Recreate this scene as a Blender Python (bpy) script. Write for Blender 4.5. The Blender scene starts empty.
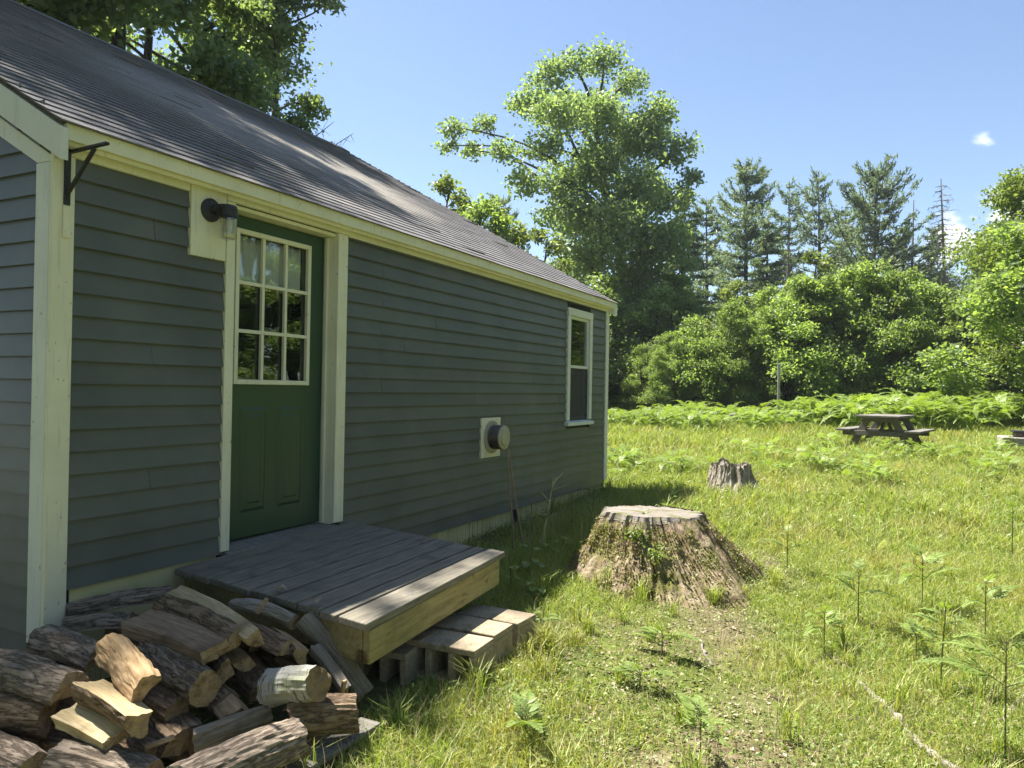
import bpy, math, random
import numpy as np
from mathutils import Vector, Matrix

# ------------------------------------------------------------------ camera, sky, sun, exposure
S = bpy.context.scene
COL = S.collection
F = 755.0
_rx, _rz, _yaw = math.radians(.33426), math.radians(1.0479), math.radians(-26.9959)
CAM = np.array([0, 0, 1.5])
_cp, _sp = math.cos(_rx), math.sin(_rx)
FW = np.array([math.sin(_yaw)*_cp, math.cos(_yaw)*_cp, _sp])
_r0 = np.array([math.cos(_yaw), -math.sin(_yaw), 0]); _u0 = np.cross(_r0, FW)
RT = math.cos(_rz)*_r0 + math.sin(_rz)*_u0
UP = -math.sin(_rz)*_r0 + math.cos(_rz)*_u0
cd = bpy.data.cameras.new('camera'); cam = bpy.data.objects.new('camera', cd); COL.objects.link(cam)
cd.sensor_width = 36; cd.lens = F/1024*36; cd.clip_start = .05; cd.clip_end = 3000
cam.matrix_world = Matrix(((RT[0], UP[0], -FW[0], 0), (RT[1], UP[1], -FW[1], 0), (RT[2], UP[2], -FW[2], 1.5), (0, 0, 0, 1)))
S.camera = cam

SUN = Vector((-.50, .03, 1.0)).normalized()
SUN_EL = math.asin(SUN.z); SUN_AZ = math.atan2(SUN.x, SUN.y)
w = bpy.data.worlds.new('World'); S.world = w; w.use_nodes = True
nt = w.node_tree; nt.nodes.clear()
def nd(t, typ, **k):
    n = t.nodes.new(typ)
    for a, b in k.items(): setattr(n, a, b)
    return n
sky = nd(nt, 'ShaderNodeTexSky', sky_type='NISHITA', sun_disc=False, sun_elevation=SUN_EL, sun_rotation=SUN_AZ)
sky.air_density = 1.0; sky.dust_density = .8; sky.ozone_density = 2.2; sky.altitude = 300
bg = nd(nt, 'ShaderNodeBackground'); bg.inputs['Strength'].default_value = .064
out = nd(nt, 'ShaderNodeOutputWorld')
# small fair-weather clouds: noise over the view direction, kept to a low band in the north-east
tc = nd(nt, 'ShaderNodeTexCoord')
def cloud_spot(direction, r0, r1):
    d = nd(nt, 'ShaderNodeVectorMath', operation='DISTANCE'); d.inputs[1].default_value = direction
    nt.links.new(tc.outputs['Generated'], d.inputs[0])
    m = nd(nt, 'ShaderNodeMapRange'); m.inputs[1].default_value = r1; m.inputs[2].default_value = r0; m.inputs[3].default_value = 0; m.inputs[4].default_value = 1
    nt.links.new(d.outputs['Value'], m.inputs[0]); return m.outputs[0]
nz = nd(nt, 'ShaderNodeTexNoise'); nz.inputs['Scale'].default_value = 26; nz.inputs['Detail'].default_value = 7; nz.inputs['Roughness'].default_value = .55
mp = nd(nt, 'ShaderNodeMapping'); mp.inputs['Scale'].default_value = (1, 1, 1.7)
nt.links.new(tc.outputs['Generated'], mp.inputs[0]); nt.links.new(mp.outputs[0], nz.inputs['Vector'])
def pdir(px, py):
    r = FW + (px-512)/F*RT - (py-384)/F*UP
    return tuple(r/np.linalg.norm(r))
acc = None
for (px, py, r0, r1, amp) in ((950, 240, .0, .06, .85), (1012, 205, .0, .05, .9), (985, 143, .0, .03, .5), (960, 112, 0, .02, .35), (1120, 215, 0, .10, .5)):
    s = cloud_spot(pdir(px, py), r0, r1)
    k = nd(nt, 'ShaderNodeMath', operation='MULTIPLY'); k.inputs[1].default_value = amp; nt.links.new(s, k.inputs[0])
    if acc is None: acc = k.outputs[0]
    else:
        a = nd(nt, 'ShaderNodeMath', operation='MAXIMUM'); nt.links.new(acc, a.inputs[0]); nt.links.new(k.outputs[0], a.inputs[1]); acc = a.outputs[0]
ml = nd(nt, 'ShaderNodeMath', operation='MULTIPLY_ADD'); ml.inputs[1].default_value = .62; nt.links.new(acc, ml.inputs[0]); nt.links.new(nz.outputs['Fac'], ml.inputs[2])
cr = nd(nt, 'ShaderNodeMapRange'); cr.interpolation_type = 'SMOOTHSTEP'; cr.inputs[1].default_value = .74; cr.inputs[2].default_value = 1.02; nt.links.new(ml.outputs[0], cr.inputs[0])
mx = nd(nt, 'ShaderNodeMix', data_type='RGBA'); mx.inputs[7].default_value = (6.5, 6.7, 7.0, 1)
nt.links.new(cr.outputs[0], mx.inputs[0]); nt.links.new(sky.outputs[0], mx.inputs[6])
nt.links.new(mx.outputs[2], bg.inputs['Color']); nt.links.new(bg.outputs[0], out.inputs[0])

sl = bpy.data.lights.new('sun', 'SUN'); sl.energy = 4.8; sl.angle = math.radians(.53); sl.color = (1, .95, .86)
so = bpy.data.objects.new('sun', sl); COL.objects.link(so); so.rotation_euler = (-SUN).to_track_quat('-Z', 'Y').to_euler(); so.location = (0, 0, 30)
S.view_settings.view_transform = 'Standard'; S.view_settings.look = 'None'; S.view_settings.gamma = 1; S.view_settings.exposure = 1.72
S.render.engine = 'CYCLES'
S.cycles.max_bounces = 12; S.cycles.diffuse_bounces = 8; S.cycles.glossy_bounces = 3; S.cycles.transmission_bounces = 8; S.cycles.transparent_max_bounces = 8
S.cycles.caustics_reflective = False; S.cycles.caustics_refractive = False
S.cycles.use_denoising = True

random.seed(7); RNG = np.random.default_rng(11)

# ------------------------------------------------------------------ helpers
def ray(px, py): return FW + (px-512)/F*RT - (py-384)/F*UP
def at(px, py, z=None, x=None, y=None, d=None):
    r = ray(px, py)
    if z is not None: t = (z-1.5)/r[2]
    elif x is not None: t = x/r[0]
    elif y is not None: t = y/r[1]
    else: t = d
    return CAM + r*t
def _h(ix, iy, iz, s):
    h = (ix.astype(np.int64)*374761393 + iy.astype(np.int64)*668265263 + iz.astype(np.int64)*1440662683 + s*974634777) & 0xffffffff
    h = ((h ^ (h >> 13))*1274126177) & 0xffffffff
    h = h ^ (h >> 16)
    return (h & 0xffffff)/float(0xffffff)
def vn(x, y, z=0., s=0):
    x, y, z = np.broadcast_arrays(np.asarray(x, float), np.asarray(y, float), np.asarray(z, float))
    i, j, k = np.floor(x), np.floor(y), np.floor(z); u, v, t = x-i, y-j, z-k
    u = u*u*(3-2*u); v = v*v*(3-2*v); t = t*t*(3-2*t)
    L = lambda a, b, f: a+(b-a)*f
    c = lambda a, b, e: _h(i+a, j+b, k+e, s)
    return L(L(L(c(0,0,0), c(1,0,0), u), L(c(0,1,0), c(1,1,0), u), v), L(L(c(0,0,1), c(1,0,1), u), L(c(0,1,1), c(1,1,1), u), v), t)
def fbm(x, y, z=0., s=0, o=4):
    r = 0; a = .5; f = 1.
    for q in range(o):
        r = r + a*vn(np.asarray(x)*f, np.asarray(y)*f, np.asarray(z)*f, s+q*17); a *= .5; f *= 2.03
    return r/(1-.5**o)
def gz(x, y):
    x = np.asarray(x, float); y = np.asarray(y, float)
    t = np.clip(y, -60, 45)-4
    b = .031*np.log1p(np.exp(np.clip(t*1.4, -40, 60)))/1.4
    near = np.exp(-((x+3.3)/1.6)**2)*.05*(y > 4.5)
    return b + .09*(fbm(x*.45, y*.45, s=3, o=3)-.5) + .03*(fbm(x*2.2, y*2.2, s=9, o=2)-.5) + near*0
def g1(x, y): return float(gz(np.array([x]), np.array([y]))[0])

def props(o, label=None, cat=None, group=None, kind=None):
    if label: o['label'] = label
    if cat: o['category'] = cat
    if group: o['group'] = group
    if kind: o['kind'] = kind
    return o
def thing(name, label, cat, loc=(0, 0, 0), rz=0, group=None):
    o = bpy.data.objects.new(name, None); COL.objects.link(o); o.location = loc; o.rotation_euler = (0, 0, rz); o.empty_display_size = .2
    return props(o, label, cat, group)
ORG = {}
class MB:
    def __init__(s): s.v = []; s.f = []; s.m = []
    def add(s, vs, fs, m=0):
        b = len(s.v); s.v += [tuple(map(float, p)) for p in vs]
        for f in fs: s.f.append(tuple(b+i for i in f)); s.m.append(m)
        return s
    def hexa(s, p, m=0):   # p: 4 bottom (ccw from above), 4 top
        return s.add(p, [(3, 2, 1, 0), (4, 5, 6, 7), (0, 1, 5, 4), (1, 2, 6, 5), (2, 3, 7, 6), (3, 0, 4, 7)], m)
    def box(s, x0, x1, y0, y1, z0, z1, m=0):
        return s.hexa([(x0, y0, z0), (x1, y0, z0), (x1, y1, z0), (x0, y1, z0), (x0, y0, z1), (x1, y0, z1), (x1, y1, z1), (x0, y1, z1)], m)
    def beam(s, a, b, wd, ht, up=(0, 0, 1), m=0):
        a = Vector(a); b = Vector(b); d = (b-a).normalized(); u = Vector(up); r = d.cross(u).normalized(); u = r.cross(d).normalized()
        q = [(-1, -1), (1, -1), (1, 1), (-1, 1)]
        pa = [a + r*(i*wd/2) + u*(j*ht/2) for i, j in q]; pb = [b + r*(i*wd/2) + u*(j*ht/2) for i, j in q]
        return s.add(pa+pb, [(0, 1, 2, 3), (7, 6, 5, 4), (0, 4, 5, 1), (1, 5, 6, 2), (2, 6, 7, 3), (3, 7, 4, 0)], m)
    def polyx(s, pts, y0, y1, m=0):   # polygon in XZ extruded in Y
        n = len(pts)
        vs = [(p[0], y0, p[1]) for p in pts]+[(p[0], y1, p[1]) for p in pts]
        return s.add(vs, [tuple(range(n)), tuple(range(2*n-1, n-1, -1))]+[(i, n+i, n+(i+1) % n, (i+1) % n) for i in range(n)], m)
    def tube(s, pts, rad, n=8, m=0, cap=True):
        pts = [Vector(p) for p in pts]; b = len(s.v); N = len(pts)
        ref = Vector((.3, .9, .2))
        for i, p in enumerate(pts):
            d = (pts[min(i+1, N-1)]-pts[max(i-1, 0)]).normalized()
            r = d.cross(ref)
            if r.length < 1e-3: r = d.cross(Vector((1, 0, 0)))
            r.normalize(); u = r.cross(d)
            R = rad[i] if hasattr(rad, '__len__') else rad
            for k in range(n):
                a = 2*math.pi*k/n; q = p + r*(math.cos(a)*R) + u*(math.sin(a)*R); s.v.append(tuple(q))
        for i in range(N-1):
            for k in range(n):
                s.f.append((b+i*n+k, b+i*n+(k+1) % n, b+(i+1)*n+(k+1) % n, b+(i+1)*n+k)); s.m.append(m)
        if cap:
            s.f.append(tuple(b+k for k in range(n-1, -1, -1))); s.m.append(m)
            s.f.append(tuple(b+(N-1)*n+k for k in range(n))); s.m.append(m)
        return s
    def lathe(s, c, axis, prof, n=24, m=0):  # prof: (dist along axis, radius)
        c = Vector(c); d = Vector(axis).normalized()
        return s.tube([c+d*p[0] for p in prof], [max(p[1], 1e-4) for p in prof], n, m)
    def build(s, name, mats, parent=None, bevel=0, smooth=False, org=None):
        if org is None: org = ORG.get(parent.name, (0, 0, 0)) if parent else (0, 0, 0)
        me = bpy.data.meshes.new(name)
        me.from_pydata([(p[0]-org[0], p[1]-org[1], p[2]-org[2]) for p in s.v], [], s.f)
        for x in (mats if isinstance(mats, (list, tuple)) else [mats]): me.materials.append(x)
        me.polygons.foreach_set('material_index', s.m)
        if smooth: me.polygons.foreach_set('use_smooth', [True]*len(s.f))
        me.update()
        o = bpy.data.objects.new(name, me); COL.objects.link(o)
        if parent: o.parent = parent; ORG[o.name] = org
        else: o.location = org
        if bevel:
            b = o.modifiers.new('bevel', 'BEVEL'); b.width = bevel; b.segments = 2; b.limit_method = 'ANGLE'; b.angle_limit = math.radians(40)
        return o
def root(name, label, cat, org, rz=0, group=None):
    o = thing(name, label, cat, org, rz, group); ORG[o.name] = org; return o
def np_mesh(name, V, Fs, mats, mi=None, smooth=False):
    V = np.asarray(V, np.float32).reshape(-1, 3); Fs = np.asarray(Fs, np.int32)
    me = bpy.data.meshes.new(name); n, k = Fs.shape
    me.vertices.add(len(V)); me.vertices.foreach_set('co', V.ravel())
    me.loops.add(n*k); me.loops.foreach_set('vertex_index', Fs.ravel())
    me.polygons.add(n); me.polygons.foreach_set('loop_start', np.arange(n, dtype=np.int32)*k); me.polygons.foreach_set('loop_total', np.full(n, k, np.int32))
    if mi is not None: me.polygons.foreach_set('material_index', np.asarray(mi, np.int32))
    me.polygons.foreach_set('use_smooth', np.full(n, bool(smooth)))
    for x in (mats if isinstance(mats, (list, tuple)) else [mats]): me.materials.append(x)
    me.update(calc_edges=True); me.validate()
    return me
def link(name, me, parent=None, loc=(0, 0, 0)):
    o = bpy.data.objects.new(name, me); COL.objects.link(o); o.location = loc
    if parent: o.parent = parent
    return o
def copy_tree(o, parent=None):
    c = o.copy(); COL.objects.link(c)
    if parent: c.parent = parent
    for ch in list(o.children): copy_tree(ch, c)
    return c

# ------------------------------------------------------------------ materials
def newmat(name):
    m = bpy.data.materials.new(name); m.use_nodes = True; t = m.node_tree; t.nodes.clear()
    o = nd(t, 'ShaderNodeOutputMaterial'); return m, t, o
def ramp(t, stops, src):
    r = nd(t, 'ShaderNodeValToRGB'); e = r.color_ramp.elements
    while len(e) < len(stops): e.new(.5)
    for el, (p, c) in zip(e, stops): el.position = p; el.color = (*c, 1)
    t.links.new(src, r.inputs[0]); return r.outputs[0]
def coords(t, scale, kind='Object'):
    c = nd(t, 'ShaderNodeTexCoord'); m = nd(t, 'ShaderNodeMapping'); m.inputs['Scale'].default_value = scale
    t.links.new(c.outputs[kind], m.inputs[0]); return m.outputs[0]
def noise(t, vec, sc, det=6, rough=.6, dist=0):
    n = nd(t, 'ShaderNodeTexNoise'); n.inputs['Scale'].default_value = sc; n.inputs['Detail'].default_value = det; n.inputs['Roughness'].default_value = rough; n.inputs['Distortion'].default_value = dist
    t.links.new(vec, n.inputs['Vector']); return n.outputs['Fac']
def mixc(t, a, b, f, mode='MIX'):
    m = nd(t, 'ShaderNodeMix', data_type='RGBA', blend_type=mode)
    for i, x in ((6, a), (7, b)):
        if isinstance(x, tuple): m.inputs[i].default_value = (*x, 1)
        else: t.links.new(x, m.inputs[i])
    if isinstance(f, (int, float)): m.inputs[0].default_value = f
    else: t.links.new(f, m.inputs[0])
    return m.outputs[2]
def maprange(t, v, a, b, c=0., d=1.):
    m = nd(t, 'ShaderNodeMapRange'); t.links.new(v, m.inputs[0])
    for i, x in zip((1, 2, 3, 4), (a, b, c, d)): m.inputs[i].default_value = x
    return m.outputs[0]
def bumpn(t, h, st, dist=.01):
    b = nd(t, 'ShaderNodeBump'); b.inputs['Strength'].default_value = st; b.inputs['Distance'].default_value = dist; t.links.new(h, b.inputs['Height']); return b.outputs[0]
def bsdf(t, o, col, rough=.7, spec=.3, normal=None, metal=0):
    p = nd(t, 'ShaderNodeBsdfPrincipled')
    if isinstance(col, tuple): p.inputs['Base Color'].default_value = (*col, 1)
    else: t.links.new(col, p.inputs['Base Color'])
    if isinstance(rough, (int, float)): p.inputs['Roughness'].default_value = rough
    else: t.links.new(rough, p.inputs['Roughness'])
    p.inputs['Specular IOR Level'].default_value = spec; p.inputs['Metallic'].default_value = metal
    if normal: t.links.new(normal, p.inputs['Normal'])
    if o: t.links.new(p.outputs[0], o.inputs[0])
    return p
def island(t):
    return nd(t, 'ShaderNodeNewGeometry').outputs['Random Per Island']
def objrand(t): return nd(t, 'ShaderNodeObjectInfo').outputs['Random']
def simple(name, stops, sc=6, stretch=(1, 1, 1), rough=.7, spec=.3, bump=.3, bd=.004, bsc=None, det=7, metal=0, isl=0., dirt=None, orand=0.):
    m, t, o = newmat(name); v = coords(t, stretch)
    c = ramp(t, stops, noise(t, v, sc, det))
    if isl or orand:
        k = maprange(t, island(t) if isl else objrand(t), 0, 1, 1-(isl or orand), 1+(isl or orand))
        h = nd(t, 'ShaderNodeHueSaturation'); t.links.new(k, h.inputs['Value']); t.links.new(c, h.inputs['Color']); c = h.outputs[0]
    if dirt:
        dcol, lo, hi, dsc = dirt
        c = mixc(t, c, dcol, maprange(t, noise(t, coords(t, (1, 1, 1)), dsc, 9, .7), lo, hi))
    bsdf(t, o, c, rough, spec, bumpn(t, noise(t, v, bsc or sc*3, 8, .65), bump, bd), metal); return m
def leafmat(name, cols, trans=.35, tint=(1.6, 1.7, .6), rough=.5, patch=None):
    m, t, o = newmat(name)
    n = len(cols); c = ramp(t, [(i/(n-1), x) for i, x in enumerate(cols)], island(t))
    if patch:
        c = mixc(t, c, patch[0], maprange(t, noise(t, coords(t, (1, 1, 1)), patch[1], 4), patch[2], patch[3]))
    h = nd(t, 'ShaderNodeHueSaturation'); h.inputs['Saturation'].default_value = 1.0
    t.links.new(maprange(t, objrand(t), 0, 1, .85, 1.15), h.inputs['Value']); t.links.new(c, h.inputs['Color']); c = h.outputs[0]
    p = bsdf(t, None, c, rough, .5)
    tr = nd(t, 'ShaderNodeBsdfTranslucent')
    t.links.new(mixc(t, c, tint, 1., 'MULTIPLY'), tr.inputs[0])
    ms = nd(t, 'ShaderNodeMixShader'); ms.inputs[0].default_value = trans
    t.links.new(p.outputs[0], ms.inputs[1]); t.links.new(tr.outputs[0], ms.inputs[2]); t.links.new(ms.outputs[0], o.inputs[0])
    return m

M = {}
# painted trim: cream, scuffed, chipped to grey wood low down in places
def trim_mat(name, base, base2):
    m, t, o = newmat(name); v = coords(t, (1, 1, 1))
    c = ramp(t, [(.3, base2), (.6, base)], noise(t, v, 3, 6))
    streak = noise(t, coords(t, (9, 9, .7)), 4, 6)
    c = mixc(t, c, tuple(x*.72 for x in base), maprange(t, streak, .56, .78))
    chip = maprange(t, noise(t, coords(t, (1, 1, .5)), 38, 8, .75), .635, .665)
    c = mixc(t, c, (.16, .14, .11), chip)
    bsdf(t, o, c, .5, .35, bumpn(t, noise(t, coords(t, (1, 1, .2)), 60, 6), .18, .003)); return m
M['trim'] = trim_mat('cream_paint', (.78, .76, .59), (.70, .68, .51))
M['white_skylit_trim'] = trim_mat('white_skylit_paint', (.74, .76, .70), (.66, .68, .62))  # cream trim made whiter: gable skylight put into its colour; window frame white too
# siding
m, t, o = newmat('slate_paint'); v = coords(t, (1, 1, 1))
c = ramp(t, [(.3, (.088, .100, .098)), (.7, (.126, .138, .131))], noise(t, v, 2.2, 6))
c2 = nd(t, 'ShaderNodeHueSaturation'); t.links.new(maprange(t, island(t), 0, 1, .94, 1.06), c2.inputs['Value']); t.links.new(c, c2.inputs['Color'])
c = mixc(t, c2.outputs[0], (.20, .21, .19), maprange(t, noise(t, coords(t, (1, .4, 1)), 30, 9, .8), .675, .72, 0, .75))
bsdf(t, o, c, .42, .4, bumpn(t, noise(t, coords(t, (40, .8, 40)), 3, 6), .12, .003)); M['siding'] = m
M['door'] = simple('green_door_paint', [(.3, (.028, .066, .036)), (.7, (.036, .080, .044))], 2, rough=.38, spec=.45, bump=.05)
M['shingle'] = simple('asphalt_shingle', [(.3, (.135, .131, .136)), (.5, (.175, .17, .175)), (.7, (.225, .217, .22))], 120, rough=.97, spec=.08, bump=.6, bd=.003, bsc=300, isl=.10, dirt=((.30, .27, .25), .56, .72, 1.1))
M['skirt'] = simple('skirt_boards', [(.3, (.50, .46, .24)), (.7, (.64, .59, .34))], 4, (1, 1, .3), rough=.7, dirt=((.16, .16, .07), .60, .78, 5))
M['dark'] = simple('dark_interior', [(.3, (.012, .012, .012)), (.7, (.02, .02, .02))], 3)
M['iron'] = simple('black_iron', [(.3, (.012, .012, .015)), (.7, (.03, .03, .034))], 30, rough=.5, spec=.5, bump=.2)
M['concrete'] = simple('block_concrete', [(.3, (.27, .215, .15)), (.55, (.37, .30, .21)), (.75, (.45, .37, .265))], 60, rough=.95, spec=.15, bump=.7, bd=.004, bsc=220, dirt=((.11, .12, .05), .52, .70, 5))
M['deck'] = simple('weathered_decking', [(.25, (.135, .12, .092)), (.5, (.225, .203, .158)), (.75, (.335, .305, .25))], 5, (14, 1, 14), rough=.85, spec=.15, bump=.45, bd=.004, bsc=9, isl=.2, dirt=((.07, .07, .075), .55, .75, 3.5))
# pressure treated timber: long knotty grain
m, t, o = newmat('treated_timber'); v = coords(t, (1, 1, 1))
v2 = coords(t, (26, 1.1, 26))
gn = noise(t, v2, 1.6, 6, .6, .6)
c = ramp(t, [(.25, (.20, .15, .06)), (.5, (.33, .265, .12)), (.75, (.43, .36, .18))], gn)
c = mixc(t, c, (.11, .075, .03), maprange(t, noise(t, coords(t, (1, .6, 1.6)), 6, 3), .64, .72))
c = mixc(t, c, (.16, .14, .07), maprange(t, noise(t, v, 2.5, 6), .5, .7, 0, .8))
bsdf(t, o, c, .7, .3, bumpn(t, gn, .25, .003)); M['timber'] = m
M['grey_wood'] = simple('old_grey_wood', [(.25, (.10, .09, .075)), (.55, (.20, .185, .16)), (.8, (.30, .28, .25))], 4, (1.5, 18, 18), rough=.85, bump=.6, bd=.006, bsc=7, orand=.2)
def logwood(name, a, b, c_):
    m, t, o = newmat(name); v = coords(t, (2.2, 26, 26))
    c = ramp(t, [(.28, a), (.5, b), (.72, c_)], noise(t, v, 2.6, 8, .65, .4))
    c = mixc(t, c, tuple(x*.35 for x in a), maprange(t, noise(t, coords(t, (1.6, 34, 34)), 2.4, 4), .66, .72))
    c = mixc(t, c, tuple(x*.5 for x in b), maprange(t, noise(t, coords(t, (1, 1, 1)), 6, 5), .52, .72))
    h = nd(t, 'ShaderNodeHueSaturation'); t.links.new(maprange(t, objrand(t), 0, 1, .8, 1.2), h.inputs['Value']); t.links.new(c, h.inputs['Color'])
    bsdf(t, o, h.outputs[0], .85, .2, bumpn(t, noise(t, v, 4, 8, .7), .8, .008)); return m
M['fresh'] = logwood('split_pale_wood', (.34, .24, .12), (.50, .39, .22), (.62, .52, .34))
M['tan'] = logwood('split_tan_wood', (.23, .14, .065), (.40, .27, .145), (.54, .40, .245))
M['brown'] = logwood('split_brown_wood', (.16, .108, .07), (.28, .20, .132), (.42, .32, .225))
M['greyl'] = logwood('split_grey_wood', (.15, .13, .11), (.27, .24, .20), (.40, .36, .31))
def endwood(name, a, b):
    m, t, o = newmat(name)
    wv = nd(t, 'ShaderNodeTexWave', wave_type='RINGS', rings_direction='X'); wv.inputs['Scale'].default_value = 34; wv.inputs['Distortion'].default_value = 5; wv.inputs['Detail'].default_value = 4
    t.links.new(coords(t, (1, 1, 1)), wv.inputs['Vector'])
    c = mixc(t, tuple((x+y)/2*.93 for x, y in zip(a, b)), ramp(t, [(0, a), (1, b)], wv.outputs['Fac']), .38)
    c = mixc(t, c, b, maprange(t, noise(t, coords(t, (1, 1, 1)), 9, 6), .5, .7, 0, .6))
    # checks: a noise over the angle round the heart gives radial cracks
    tc_ = nd(t, 'ShaderNodeTexCoord'); sp = nd(t, 'ShaderNodeSeparateXYZ'); t.links.new(tc_.outputs['Object'], sp.inputs[0])
    at_ = nd(t, 'ShaderNodeMath', operation='ARCTAN2'); t.links.new(sp.outputs['Y'], at_.inputs[0]); t.links.new(sp.outputs['Z'], at_.inputs[1])
    cx = nd(t, 'ShaderNodeCombineXYZ'); t.links.new(at_.outputs[0], cx.inputs[0]); ln_ = nd(t, 'ShaderNodeVectorMath', operation='LENGTH'); t.links.new(tc_.outputs['Object'], ln_.inputs[0]); t.links.new(ln_.outputs['Value'], cx.inputs[1])
    ck = maprange(t, noise(t, cx.outputs[0], 5.5, 3, .5), .64, .70)
    c = mixc(t, c, tuple(x*.3 for x in a), ck)
    c = mixc(t, c, tuple(x*.5 for x in a), maprange(t, noise(t, coords(t, (1, 1, 1)), 16, 8, .7), .48, .70))
    bsdf(t, o, c, .95, .1, bumpn(t, noise(t, coords(t, (1, 1, 1)), 70, 6), .6, .005)); return m
M['end'] = endwood('log_end', (.25, .17, .09), (.46, .345, .20))
M['enddark'] = endwood('log_end_dark', (.18, .12, .07), (.33, .235, .135))
def barkmat(name, a, b, sc=9, st=(1.6, 9, 9)):
    m, t, o = newmat(name)
    n1 = noise(t, coords(t, (1, 1, 1)), 14, 6)
    fr = noise(t, coords(t, st), sc*.36, 7, .68, .25)
    ab = nd(t, 'ShaderNodeMath', operation='SUBTRACT'); ab.inputs[1].default_value = .5; t.links.new(fr, ab.inputs[0])
    a2 = nd(t, 'ShaderNodeMath', operation='ABSOLUTE'); t.links.new(ab.outputs[0], a2.inputs[0])
    e = maprange(t, a2.outputs[0], .0, .055)
    c = mixc(t, tuple(x*.5 for x in a), ramp(t, [(.3, a), (.7, b)], n1), e)
    c = mixc(t, c, (.17, .19, .11), maprange(t, noise(t, coords(t, (1, 1, 1)), 5, 5), .62, .8, 0, .5))
    h = nd(t, 'ShaderNodeHueSaturation'); t.links.new(maprange(t, objrand(t), 0, 1, .85, 1.15), h.inputs['Value']); t.links.new(c, h.inputs['Color'])
    ad = nd(t, 'ShaderNodeMath', operation='MULTIPLY_ADD'); ad.inputs[1].default_value = .35; t.links.new(noise(t, coords(t, (1, 1, 1)), 60, 7), ad.inputs[0]); t.links.new(e, ad.inputs[2])
    bsdf(t, o, h.outputs[0], .92, .15, bumpn(t, ad.outputs[0], .6, .010)); return m
M['bark'] = barkmat('grey_bark', (.20, .158, .12), (.37, .30, .235))
M['barkb'] = barkmat('brown_bark', (.17, .12, .078), (.31, .225, .15))
M['trunk'] = barkmat('tree_bark', (.055, .047, .038), (.12, .105, .09), 5, (9, 9, 1.6))
# birch bark: white with dark dashes round the log, green algae below
m, t, o = newmat('birch_bark'); 
c = mixc(t, (.40, .385, .345), (.08, .065, .05), maprange(t, noise(t, coords(t, (60, 7, 7)), 1.6, 5), .56, .64))
c = mixc(t, c, (.30, .33, .14), maprange(t, noise(t, coords(t, (1, 1, 1)), 7, 6), .5, .66, 0, .7))
bsdf(t, o, c, .6, .3, bumpn(t, noise(t, coords(t, (60, 7, 7)), 2, 5), .3, .003)); M['birch'] = m
# stump: rotted wood with moss
m, t, o = newmat('rotten_wood'); v = coords(t, (7, 7, 1.6))
c = ramp(t, [(.28, (.075, .055, .038)), (.45, (.22, .165, .11)), (.6, (.38, .305, .22)), (.8, (.52, .45, .36))], noise(t, v, 2.6, 9, .68, .5))
mo = maprange(t, noise(t, coords(t, (1, 1, 1)), 4.5, 9, .7), .48, .62)
c = mixc(t, c, ramp(t, [(.3, (.07, .075, .02)), (.6, (.17, .17, .05)), (.8, (.24, .15, .06))], noise(t, coords(t, (1, 1, 1)), 24, 6)), mo)
bsdf(t, o, c, .95, .12, bumpn(t, noise(t, v, 6, 9, .7), .9, .02)); M['rotten'] = m
m, t, o = newmat('dry_stump_wood'); v = coords(t, (8, 8, 1.2))
c = ramp(t, [(.25, (.06, .05, .04)), (.42, (.22, .19, .155)), (.58, (.42, .38, .32)), (.8, (.58, .54, .47))], noise(t, v, 2.4, 9, .68, .5))
bsdf(t, o, c, .95, .12, bumpn(t, noise(t, v, 6, 9, .7), .9, .02)); M['drystump'] = m
M['cut_top'] = simple('weathered_cut_top', [(.3, (.13, .11, .09)), (.55, (.235, .21, .185)), (.8, (.32, .295, .265))], 3, (3, 14, 6), rough=.9, bump=.7, bd=.01, dirt=((.13, .13, .04), .50, .64, 6))
M['table'] = simple('grey_picnic_wood', [(.3, (.10, .093, .085)), (.7, (.22, .205, .185))], 3, (3, 20, 20), rough=.85, bump=.4, orand=0)
M['galv'] = simple('galvanised_metal', [(.3, (.30, .30, .30)), (.7, (.48, .48, .46))], 12, rough=.45, metal=.6, bump=.1)
M['rust'] = simple('sooty_metal', [(.35, (.045, .04, .038)), (.55, (.13, .11, .10)), (.75, (.25, .12, .06))], 10, rough=.55, metal=.4, bump=.2)
M['vent_cap'] = simple('vent_cap_metal', [(.3, (.34, .32, .24)), (.7, (.46, .44, .34))], 14, rough=.5, spec=.4, metal=.2)
M['curtain'] = simple('lace_curtain', [(.3, (.80, .79, .74)), (.7, (.88, .87, .82))], 40, rough=.9)
M['stone'] = simple('pebbled_stone', [(.35, (.12, .11, .10)), (.5, (.34, .31, .27)), (.7, (.52, .48, .42))], 45, rough=.95, bump=.8, bd=.01, det=3)
# glass pane: thin, mirror-like outdoors
def glassmat(name, refl, tint):
    m, t, o = newmat(name)
    gl = nd(t, 'ShaderNodeBsdfGlossy'); gl.inputs['Roughness'].default_value = .015; gl.inputs['Color'].default_value = (.92, .95, .95, 1)
    tr = nd(t, 'ShaderNodeBsdfTransparent'); tr.inputs['Color'].default_value = (*tint, 1)
    ms = nd(t, 'ShaderNodeMixShader'); fr = nd(t, 'ShaderNodeLayerWeight'); pw = nd(t, 'ShaderNodeMath', operation='POWER'); pw.inputs[1].default_value = 4.
    t.links.new(fr.outputs['Facing'], pw.inputs[0]); t.links.new(maprange(t, pw.outputs[0], 0, 1, refl, 1), ms.inputs[0])
    t.links.new(bumpn(t, noise(t, coords(t, (1, 1, 1)), 3, 2), .04, .02), gl.inputs['Normal'])
    t.links.new(tr.outputs[0], ms.inputs[1]); t.links.new(gl.outputs[0], ms.inputs[2]); t.links.new(ms.outputs[0], o.inputs[0]); return m
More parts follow.
